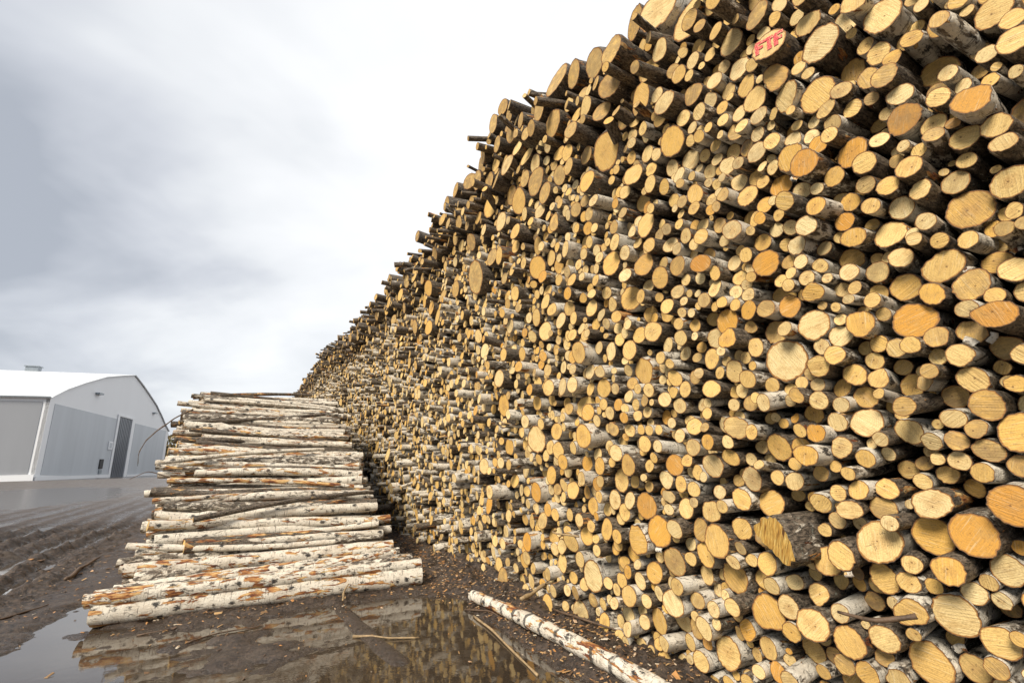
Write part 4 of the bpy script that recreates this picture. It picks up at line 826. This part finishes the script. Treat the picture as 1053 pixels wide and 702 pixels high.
# ------------------------------------------------------------------ chips of bark and wood trodden into the mud
M_CHIP, t = mat('wood_chip')
lid = t.attr('lid').outputs['Vector']; sx = t.n('ShaderNodeSeparateXYZ', Vector=lid)
t.out(Base__Color=t.ramp(sx.outputs[0], [(0, (0.07, 0.04, 0.025)), (0.4, (0.22, 0.12, 0.05)), (0.6, (0.48, 0.30, 0.13)), (0.8, (0.50, 0.22, 0.06)), (1, (0.62, 0.55, 0.42))]), Roughness=0.6)
A = Acc(); rg = np.random.default_rng(11)
zones = [(2600, (-9, 0.9), (3.6, 14)), (6000, None, (2.2, 3.1)), (500, None, (-1.2, 2.3))]
for cnt, q1, q2 in zones:
    for _ in range(cnt):
        if q1: x, y = rg.uniform(*q1), rg.uniform(*q2)
        elif q2[0] > 2:
            s_, q_ = rg.uniform(-1, 13), rg.uniform(*q2); p = W(s_, q_, 0); x, y = p[0], p[1]
        else:
            s_, q_ = rg.uniform(6.0, 7.0), rg.uniform(*q2); p = W(s_, q_, 0); x, y = p[0], p[1]
        z = ground_z(x, y)
        q_ = x * N[0] + y * N[1]
        if z < 0.002 or q_ > 3.1: 
            if z < 0.002 and rg.random() < 0.93: continue
            z = max(z, 0.001)
        L = rg.uniform(0.004, 0.020) * (1 if y < 8 else 1.5) * (1.0 if rg.random() > 0.12 else 2.2); w_ = L * rg.uniform(0.25, 0.6); a_ = rg.uniform(0, 6.28); h_ = rg.uniform(0.002, 0.006)
        c, s2 = math.cos(a_), math.sin(a_); tl = rg.normal(0, 0.25, 2)
        v = []
        for (i, j, k2) in ((-1, -.7, 0), (1, -1, 0), (.8, 1, 0), (-.9, .8, 0), (-.8, -.6, 1), (.8, -.8, 1), (.7, .8, 1), (-.8, .7, 1)):
            lx, ly = i * L, j * w_
            v.append((x + c * lx - s2 * ly, y + s2 * lx + c * ly, z + 0.001 + k2 * h_ + max(-0.004, tl[0] * lx + tl[1] * ly) + 0.003))
        A.add(v, box_faces(), lid=(rg.random() ** 1.3, 0, 0), smooth=False)
o = make_obj('wood_chips', A.mesh('wood_chips'), None, (M_CHIP,)); tag(o, kind='stuff')

# ------------------------------------------------------------------ sticks and twigs
def stick(pts3, r0, r1, label, cat='stick', name='stick', m=M_TWIG, forks=(), group=None, lay=True):
    pts3 = np.array(pts3, float); n_ = 5 * (len(pts3) - 1) + 1
    tt = np.linspace(0, len(pts3) - 1, n_); C_ = np.stack([np.interp(tt, range(len(pts3)), pts3[:, k]) for k in range(3)], 1)
    rg = np.random.default_rng(int(abs(pts3[0, 0]) * 1000) + 3)
    C_[1:-1] += rg.normal(0, max(r0 * 0.5, .002), (n_ - 2, 3))
    for _ in range(2): C_[1:-1] = (C_[:-2] + 2 * C_[1:-1] + C_[2:]) / 4
    if lay:
        for q in C_: q[2] = max(ground_z(q[0], q[1]), 0.0) + r0 * 0.7 + q[2]
        for _ in range(3): C_[1:-1, 2] = (C_[:-2, 2] + 2 * C_[1:-1, 2] + C_[2:, 2]) / 4
    A = Acc(); sides = 8; V = []
    for i, q in enumerate(C_):
        dd = C_[min(i + 1, n_ - 1)] - C_[max(i - 1, 0)]; a, b, dd = frame(dd)
        r = (r0 + (r1 - r0) * i / (n_ - 1)) * (1 + 0.12 * rg.normal()); th = np.arange(sides) * 2 * math.pi / sides
        V.append(q + np.outer(r * np.cos(th), a) + np.outer(r * np.sin(th), b))
    F = [(i * sides + j, (i + 1) * sides + j, (i + 1) * sides + (j + 1) % sides, i * sides + (j + 1) % sides) for i in range(n_ - 1) for j in range(sides)]
    F += [tuple(range(sides)), tuple(range((n_ - 1) * sides, n_ * sides))[::-1]]
    A.add(np.concatenate(V), F)
    o = make_obj(name, A.mesh(name, C_[0]), None, (m,)); o.location = C_[0]
    if label: tag(o, label, cat, group)
    for (i, dv, L, r) in forks:
        i = int(i * (n_ - 1)); b0 = C_[i]; dv = np.array(dv, float); e = b0 + dv / np.linalg.norm(dv) * L
        P2 = [b0, (b0 + e) / 2 + rg.normal(0, L * .05, 3), e]; B = Acc(); V = []
        for jj, q in enumerate(P2):
            a, b, _ = frame(dv); rr_ = r * (1 - 0.35 * jj); th = np.arange(6) * math.pi / 3
            V.append(q + np.outer(rr_ * np.cos(th), a) + np.outer(rr_ * np.sin(th), b))
        B.add(np.concatenate(V), [(k * 6 + j, (k + 1) * 6 + j, (k + 1) * 6 + (j + 1) % 6, k * 6 + (j + 1) % 6) for k in range(2) for j in range(6)] + [tuple(range(12, 18))[::-1]])
        c = make_obj('side_twig', B.mesh('side_twig', C_[0]), o, (m,))
    return o
M_PALE = simple('bare_pale_wood', (0.42, 0.29, 0.15), 0.6, 0.2, 25.0)
SG = 'sticks lying on the mud and puddles'
stick([(-6.85, 7.60, 0.0), (-7.15, 8.1, .03), (-7.35, 8.45, .02), (-7.7, 9.15, .02)], 0.03, 0.018, 'long dark crooked stick on the rutted mud beside the low stack', group=SG)
stick([(-5.95, 5.75, 0), (-5.85, 5.98, .0), (-5.84, 6.3, .01)], 0.012, 0.006, 'thin dark twig at the water edge nearest the hall side', 'twig', 'twig', group=SG)
stick([(-1.65, 5.12, 0), (-1.32, 5.03, .004), (-0.98, 5.04, 0)], 0.011, 0.006, 'reddish bare twig lying flat across the middle of the brown puddle', 'twig', 'twig', M_PALE, group=SG)
stick([(-0.50, 5.62, 0), (-0.23, 5.05, .01), (0.13, 4.18, 0)], 0.012, 0.009, 'long pale twig in the puddle alongside the lone white log', 'twig', 'twig', M_PALE, group=SG)
stick([(-0.62, 5.85, 0), (-0.35, 5.62, .015), (-0.2, 5.45, 0)], 0.010, 0.006, 'short twig between the puddle and the pale end of the lone log', 'twig', 'twig', group=SG)
stick([(-3.25, 5.06, 0), (-3.1, 5.3, .01), (-2.75, 5.5, 0)], 0.009, 0.005, 'forked thin twig on the grey mud under the low stack', 'twig', 'twig', forks=[(0.5, (1, .2, .1), .18, .004)], group=SG)
stick([(-3.95, 5.32, 0), (-3.7, 5.45, .01)], 0.008, 0.005, 'tiny dark twig on wet mud close to the thick lowest log', 'twig', 'twig', group=SG)
stick([(0.02, 5.55, .06), (0.2, 5.75, .10), (0.42, 5.98, .14)], 0.024, 0.017, 'pale branch stub leaning from the lone log to the tall stack', 'branch', 'branch', M_PALE, forks=[(0.4, (-.4, .3, -.5), .12, .012), (0.75, (.5, -.2, .5), .16, .010)], group=SG)
stick([(-2.12, 6.12, .04), (-2.18, 6.32, .07), (-2.16, 6.42, .12)], 0.013, 0.008, 'short bent pale root end propped against the thick lowest log', 'stick', 'stick', M_PALE, group=SG)
stick([(0.35, 5.45, 0.02), (0.62, 5.0, .04), (0.95, 4.75, .03)], 0.012, 0.008, 'dark thin stick on bark litter between lone log and tall stack', 'twig', 'twig', group=SG)
stick([W(11.6, -1.1, 2.80), W(11.6, -1.4, 2.62), W(11.6, -1.62, 2.41), W(11.6, -1.80, 2.19), W(11.6, -1.88, 1.95), W(11.6, -1.87, 1.70)], 0.016, 0.005, 'thin bare branch arching out of the low stack towards the hall', 'branch', 'branch', lay=False)
stick([W(9.6, -1.1, 1.5), W(9.6, -1.4, 1.62), W(9.6, -1.62, 1.5)], 0.009, 0.004, 'short wispy twig poking from the low stack under the arching branch', 'twig', 'twig', lay=False)
stick([W(4.45, 2.98, .9), W(4.2, 2.75, .93), W(3.7, 2.72, .96)], 0.010, 0.008, 'thin yellow stick lying across cut ends low in the tall stack', 'stick', 'stick', M_PALE, lay=False)
stick([W(1.20, 2.80, .92), W(1.36, 2.74, .865), W(1.52, 2.74, .87)], 0.012, 0.008, 'grey brown curved branch across cut ends at the foot of the stack', 'branch', 'branch', lay=False)

# ------------------------------------------------------------------ the hall
HE = np.array([-0.42722133, 0.90414708, 0]); HN = np.array([0.90414708, 0.42722133, 0]); HL = np.array([-76.1, 75.5, 0.0])
def HP(a, off, z): return HL + a * HE + off * HN + z * Z       # off > 0: out of the gable
hall = bpy.data.objects.new('storage_hall', None); COL.objects.link(hall); hall.location = HL
tag(hall, 'large white fabric storage hall with grey panels and arched gable', 'storage hall')
M_WHITE = simple('white_fabric', (0.92, 0.925, 0.93), 0.5, 0.015, 0.12, streak=(1, 1, .3))
M_ROOF = simple('roof_fabric', (0.82, 0.83, 0.84), 0.4, 0.03, 0.08)
M_GREY = simple('grey_panel_light', (0.60, 0.63, 0.66), 0.5, 0.05, 0.3, streak=(1, 1, .12))
M_GREY2 = simple('grey_panel_dark', (0.34, 0.35, 0.37), 0.5, 0.05, 0.2, streak=(1, 1, .12))
M_DOOR = simple('door_steel', (0.13, 0.145, 0.17), 0.4, 0.08, 0.4)
M_DARK = simple('dark_opening', (0.02, 0.02, 0.022), 0.5)
M_METAL = simple('galvanised_metal', (0.32, 0.36, 0.39), 0.4, 0.08, 1.0)
def prism(name, pts, off0, off1, material, parent=hall, plane='g'):
    """flat outline in the gable plane (a, z) given thickness from off0 to off1"""
    n_ = len(pts)
    f = (lambda a, z, o: HP(a, o, z)) if plane == 'g' else (lambda a, z, o: HP(-o, -a, z))
    v = [f(a, z, off0) for a, z in pts] + [f(a, z, off1) for a, z in pts]
    fc = [tuple(range(n_))[::-1], tuple(range(n_, 2 * n_))] + [(i, (i + 1) % n_, n_ + (i + 1) % n_, n_ + i) for i in range(n_)]
    A = Acc(); A.add(v, fc, smooth=False)
    me = A.mesh(name, HL); bm_fix(me)
    o = make_obj(name, me, parent, (material,))
    return o
import bmesh
def bm_fix(me):
    bm = bmesh.new(); bm.from_mesh(me); bmesh.ops.recalc_face_normals(bm, faces=bm.faces); bm.to_mesh(me); bm.free()
def sub(o, parent): o.parent = parent; return o
LEN = 95.0
prof = [(0, 13.0), (4.7, 14.85), (11.3, 16.9), (21.7, 19.8), (31, 21.6), (40.6, 23.3), (48.5, 21.9), (56, 20.3), (64, 18.5), (71.3, 16.2), (78, 13.8), (83.9, 12.2)]
# gable wall, with its openings filled by parts that stand slightly proud
g_ = prism('gable_wall', [(0, -2.2)] + [(a, z) for a, z in prof] + [(83.9, -2.2)], -0.5, 0.0, M_WHITE)
w_ = prism('side_wall', [(0.02, -2.2), (0.02, 12.95), (LEN, 12.95), (LEN, -2.2)], -0.5, 0.0, M_WHITE, plane='s')
prism('side_wall', [(0.5, -2.2), (0.5, 12.3), (LEN, 12.3), (LEN, -2.2)], -83.9, -83.4, M_WHITE, plane='s')
prism('gable_wall', [(0.5, -2.2)] + [(min(max(a, .5), 83.4), z - .02) for a, z in prof] + [(83.4, -2.2)], -LEN, -LEN + 0.5, M_WHITE)
# arched roof skin
A = Acc(); v = []
for a, z in [(-0.35, 12.78)] + prof + [(84.3, 12.2)]: v += [HP(a, 0.35, z + 0.06), HP(a, -LEN - .3, z + 0.06), HP(a, 0.35, z + 0.22), HP(a, -LEN - .3, z + 0.22)]
n_ = len(v) // 4; F = []
for i in range(n_ - 1):
    o4 = 4 * i; F += [(o4, o4 + 4, o4 + 5, o4 + 1), (o4 + 2, o4 + 3, o4 + 7, o4 + 6), (o4, o4 + 2, o4 + 6, o4 + 4), (o4 + 1, o4 + 5, o4 + 7, o4 + 3)]
F += [(0, 1, 3, 2), (4 * n_ - 4, 4 * n_ - 2, 4 * n_ - 1, 4 * n_ - 3)]
A.add(v, F, smooth=False); me = A.mesh('roof', HL); bm_fix(me); roof = make_obj('roof', me, hall, (M_ROOF,))
for a in (20.0, 44.0, 68.0): pass
vt = prism('roof_vent', [(39.4, 23.0), (39.4, 24.4), (41.2, 24.4), (41.2, 23.0)], -19.8, -17.6, M_METAL); vt.parent = roof
vc = prism('vent_cap', [(39.2, 24.42), (39.2, 24.6), (41.4, 24.6), (41.4, 24.42)], -20.0, -17.4, M_METAL); vc.parent = roof
def seams(name, a0, a1, z0, z1, off, step, plane, parent, m):
    A = Acc(); a = a0 + step
    f = (lambda a, z, o: HP(a, o, z)) if plane == 'g' else (lambda a, z, o: HP(-o, -a, z))
    while a < a1 - 0.2:
        v = [f(a - .05, z0, off), f(a + .05, z0, off), f(a + .05, z0, off + .05), f(a - .05, z0, off + .05), f(a - .05, z1, off), f(a + .05, z1, off), f(a + .05, z1, off + .05), f(a - .05, z1, off + .05)]
        A.add(v, box_faces(), smooth=False); a += step
    me = A.mesh(name, HL); bm_fix(me); return make_obj(name, me, parent, (m,))
p1 = prism('grey_panel', [(1.9, 0.75), (1.9, 12.2), (31.7, 12.2), (33.2, 12.2), (33.2, 0.1), (12, 0.35)], 0.0, 0.06, M_GREY); 
prism('grey_panel', [(47.4, -0.3), (47.4, 12.2), (80.6, 12.2), (80.6, -0.8)], 0.0, 0.06, M_GREY); 
p3 = prism('grey_panel', [(0.85, 0.9), (0.85, 12.35), (LEN - 1, 12.35), (LEN - 1, 0.9)], 0.0, 0.06, M_GREY2, plane='s')
prism('eave_gutter', [(-0.1, 12.98), (-0.1, 13.16), (LEN, 13.16), (LEN, 12.98)], 0.32, 0.58, M_METAL, plane='s')
fr = prism('door_frame', [(33.4, -2.0), (33.4, 13.3), (46.6, 13.3), (46.6, -2.0), (44.2, -2.0), (44.2, 12.9), (34.6, 12.9), (34.6, -2.0)], 0.0, 0.22, M_WHITE)
dr = prism('door', [(34.65, -2.0), (34.65, 12.85), (44.15, 12.85), (44.15, -2.0)], 0.0, 0.08, M_DOOR)
seams('door_rib', 34.65, 44.15, -1.9, 12.8, 0.08, 1.19, 'g', dr, M_DOOR)
for a0, z0, a1, z1, mm, nm in ((26.9, 1.3, 28.9, 3.3, M_DARK, 'window'), (27.2, 0.3, 28.8, 1.1, M_METAL, 'meter_cabinet'), (30.3, 5.4, 32.9, 7.1, M_WHITE, 'notice_board')):
    q = prism(nm, [(a0, z0), (a0, z1), (a1, z1), (a1, z0)], 0.065, 0.24, mm)
    if nm == 'notice_board':
        z_p = prism('notice_sheet', [(a0 + .55, z0 + .3), (a0 + .55, z1 - .3), (a1 - .5, z1 - .3), (a1 - .5, z0 + .3)], 0.243, 0.26, M_GREY); z_p.parent = q
for a0, z0 in ((18.2, 15.9), (61.8, 16.0)):
    q = prism('wall_lamp', [(a0, z0), (a0, z0 + .35), (a0 + 2.4, z0 + .45), (a0 + 2.4, z0 + .1)], 0.0, 0.7, M_METAL)
prism('plinth', [(-0.1, -2.3), (-0.1, 0.45), (33.38, 0.05), (33.38, -2.3)], 0.06, 0.3, M_WHITE)
prism('plinth', [(46.62, -2.3), (46.62, -0.3), (84, -0.75), (84, -2.3)], 0.06, 0.3, M_WHITE)
prism('plinth', [(0, -1.8), (0, 0.85), (LEN, 0.85), (LEN, -1.8)], 0.02, 0.3, M_WHITE, plane='s')
for ch in hall.children:
    pass

# ------------------------------------------------------------------ scrub and a bank beyond the hall
A = Acc(); rg = np.random.default_rng(5)
bp = [(-260, 200), (-190, 215), (-120, 222), (-60, 240), (20, 300), (160, 380), (320, 380)]
v = []; prof_b = [(-16, -3), (-9, 2.2), (-3, 4.6), (3, 5.0), (12, 3), (22, -3)]
cn = []
for i in range(len(bp) - 1):
    for k in range(14): cn.append(np.array(bp[i]) * (1 - k / 14) + np.array(bp[i + 1]) * k / 14)
for c in cn:
    for dy, z in prof_b: v.append((c[0] + rg.normal(0, .5), c[1] + dy, z + rg.normal(0, .4) - 1.0))
m_ = len(prof_b)
A.add(v, [(i * m_ + j, (i + 1) * m_ + j, (i + 1) * m_ + j + 1, i * m_ + j + 1) for i in range(len(cn) - 1) for j in range(m_ - 1)])
me = A.mesh('earth_bank'); bm_fix(me); o = make_obj('earth_bank', me, None, (simple('bank_soil', (0.10, 0.085, 0.07), 0.8, 0.2, 0.3, 0.3),)); tag(o, kind='structure')
A = Acc()
for c in cn:
    for _ in range(380):
        x = c[0] + rg.normal(0, 3.5); y = c[1] + rg.normal(0, 5); hgt = 3.0 + rg.uniform(0, 12.5) * (0.6 + 0.4 * math.sin(x * .21) * math.sin(x * .057 + 1))
        p = np.array([x, y, hgt]); a = rg.normal(size=3); a /= np.linalg.norm(a); b = np.cross(a, rg.normal(size=3)); b /= np.linalg.norm(b); s_ = rg.uniform(0.4, 1.1)
        A.add([p - a * s_, p + b * s_ * .6, p + a * s_, p - b * s_ * .6], [(0, 1, 2, 3)], lid=(rg.random(), 0, 0), smooth=False)
m, t = mat('autumn_scrub'); sx = t.n('ShaderNodeSeparateXYZ', Vector=t.attr('lid').outputs['Vector'])
t.out(Base__Color=t.ramp(sx.outputs[0], [(0, (0.06, 0.06, 0.03)), (0.4, (0.13, 0.11, 0.05)), (0.75, (0.26, 0.18, 0.07)), (1, (0.34, 0.25, 0.11))]), Roughness=0.8)
o = make_obj('scrub_thicket', A.mesh('scrub_thicket'), None, (m,)); tag(o, kind='stuff')

# ------------------------------------------------------------------ sky, sun, camera
EL = math.radians(40)
to_sun = -0.45 * U - 0.9 * N; to_sun /= np.linalg.norm(to_sun); to_sun = to_sun * math.cos(EL) + Z * math.sin(EL)
w = bpy.data.worlds.new('World'); S.world = w; w.use_nodes = True
nt = w.node_tree; nt.nodes.clear(); t = NT(nt)
sky = t.N.new('ShaderNodeTexSky'); sky.sky_type = 'NISHITA'; sky.sun_disc = False; sky.sun_elevation = EL
sky.sun_rotation = math.atan2(to_sun[0], to_sun[1])
b1 = t.n('ShaderNodeBackground', Color=sky.outputs[0], Strength=0.08)
gen = t.n('ShaderNodeTexCoord').outputs['Generated']
sg = t.n('ShaderNodeSeparateXYZ', Vector=gen)
pl_ = t.vmath('DIVIDE', gen, t.n('ShaderNodeCombineXYZ', X=t.math('ADD', sg.outputs[2], 0.35), Y=t.math('ADD', sg.outputs[2], 0.35), Z=1.0).outputs[0])
c1 = t.noise(t.vmath('ADD', pl_, (4.3, 1.2, 0.0)), 0.9, 5.0, 0.52, 0.5)
c2 = t.noise(t.vmath('ADD', pl_, (1.3, 7.2, 2.0)), 2.6, 4.0, 0.5, 0.3)
br = t.vmath('DOT_PRODUCT', gen, (0.25, 0.80, 0.55))
val = t.math('ADD', t.math('MULTIPLY_ADD', c1, 0.80, 0.02), t.math('ADD', t.math('MULTIPLY', c2, 0.42), t.math('MULTIPLY', t.math('SUBTRACT', br, 0.86), 0.75)))
blob = t.n('ShaderNodeMapRange', Value=t.vmath('DOT_PRODUCT', gen, tuple(Vector((-0.70, 0.62, 0.27)).normalized()))); blob.inputs[1].default_value = 0.93; blob.inputs[2].default_value = 1.0; blob.inputs[4].default_value = 0.07; blob.interpolation_type = 'SMOOTHSTEP'
blob2 = t.n('ShaderNodeMapRange', Value=t.vmath('DOT_PRODUCT', gen, tuple(Vector((-0.72, 0.50, 0.68)).normalized()))); blob2.inputs[1].default_value = 0.88; blob2.inputs[2].default_value = 1.0; blob2.inputs[4].default_value = 0.07; blob2.interpolation_type = 'SMOOTHSTEP'
val = t.math('SUBTRACT', t.math('ADD', val, 0.06), t.math('ADD', blob.outputs[0], blob2.outputs[0]))
cc = t.ramp(val, [(0.22, (0.36, 0.385, 0.43)), (0.38, (0.54, 0.56, 0.60)), (0.50, (0.70, 0.715, 0.735)), (0.62, (0.80, 0.808, 0.82)), (0.75, (0.87, 0.873, 0.88))])
b2 = t.n('ShaderNodeBackground', Color=cc, Strength=0.385)
ms = t.n('ShaderNodeMixShader', Fac=0.95); t.L.new(b1.outputs[0], ms.inputs[1]); t.L.new(b2.outputs[0], ms.inputs[2])
wo = t.n('ShaderNodeOutputWorld'); t.L.new(ms.outputs[0], wo.inputs[0])
sl_ = bpy.data.lights.new('sun', 'SUN'); sl_.energy = 1.5; sl_.angle = math.radians(20); sl_.color = (1.0, 0.93, 0.82)
so = bpy.data.objects.new('sun', sl_); COL.objects.link(so); so.rotation_euler = Vector(to_sun).to_track_quat('Z', 'Y').to_euler(); so.location = (0, 0, 30)

cam = bpy.data.cameras.new('camera'); co = bpy.data.objects.new('camera', cam); COL.objects.link(co); S.camera = co
cam.sensor_width = 36; cam.lens = 36 * FPX / 1053; cam.clip_start = 0.05; cam.clip_end = 5000
Mx = Matrix(((crt[0], cup[0], -cf[0], 0), (crt[1], cup[1], -cf[1], 0), (crt[2], cup[2], -cf[2], CAM_H), (0, 0, 0, 1)))
co.matrix_world = Mx
S.view_settings.view_transform = 'Standard'; S.view_settings.look = 'None'; S.view_settings.gamma = 1.0
S.view_settings.use_curve_mapping = False
S.view_settings.exposure = 1.72
try: S.cycles.max_bounces = 6; S.cycles.diffuse_bounces = 1;  S.cycles.use_denoising = True
except Exception: pass
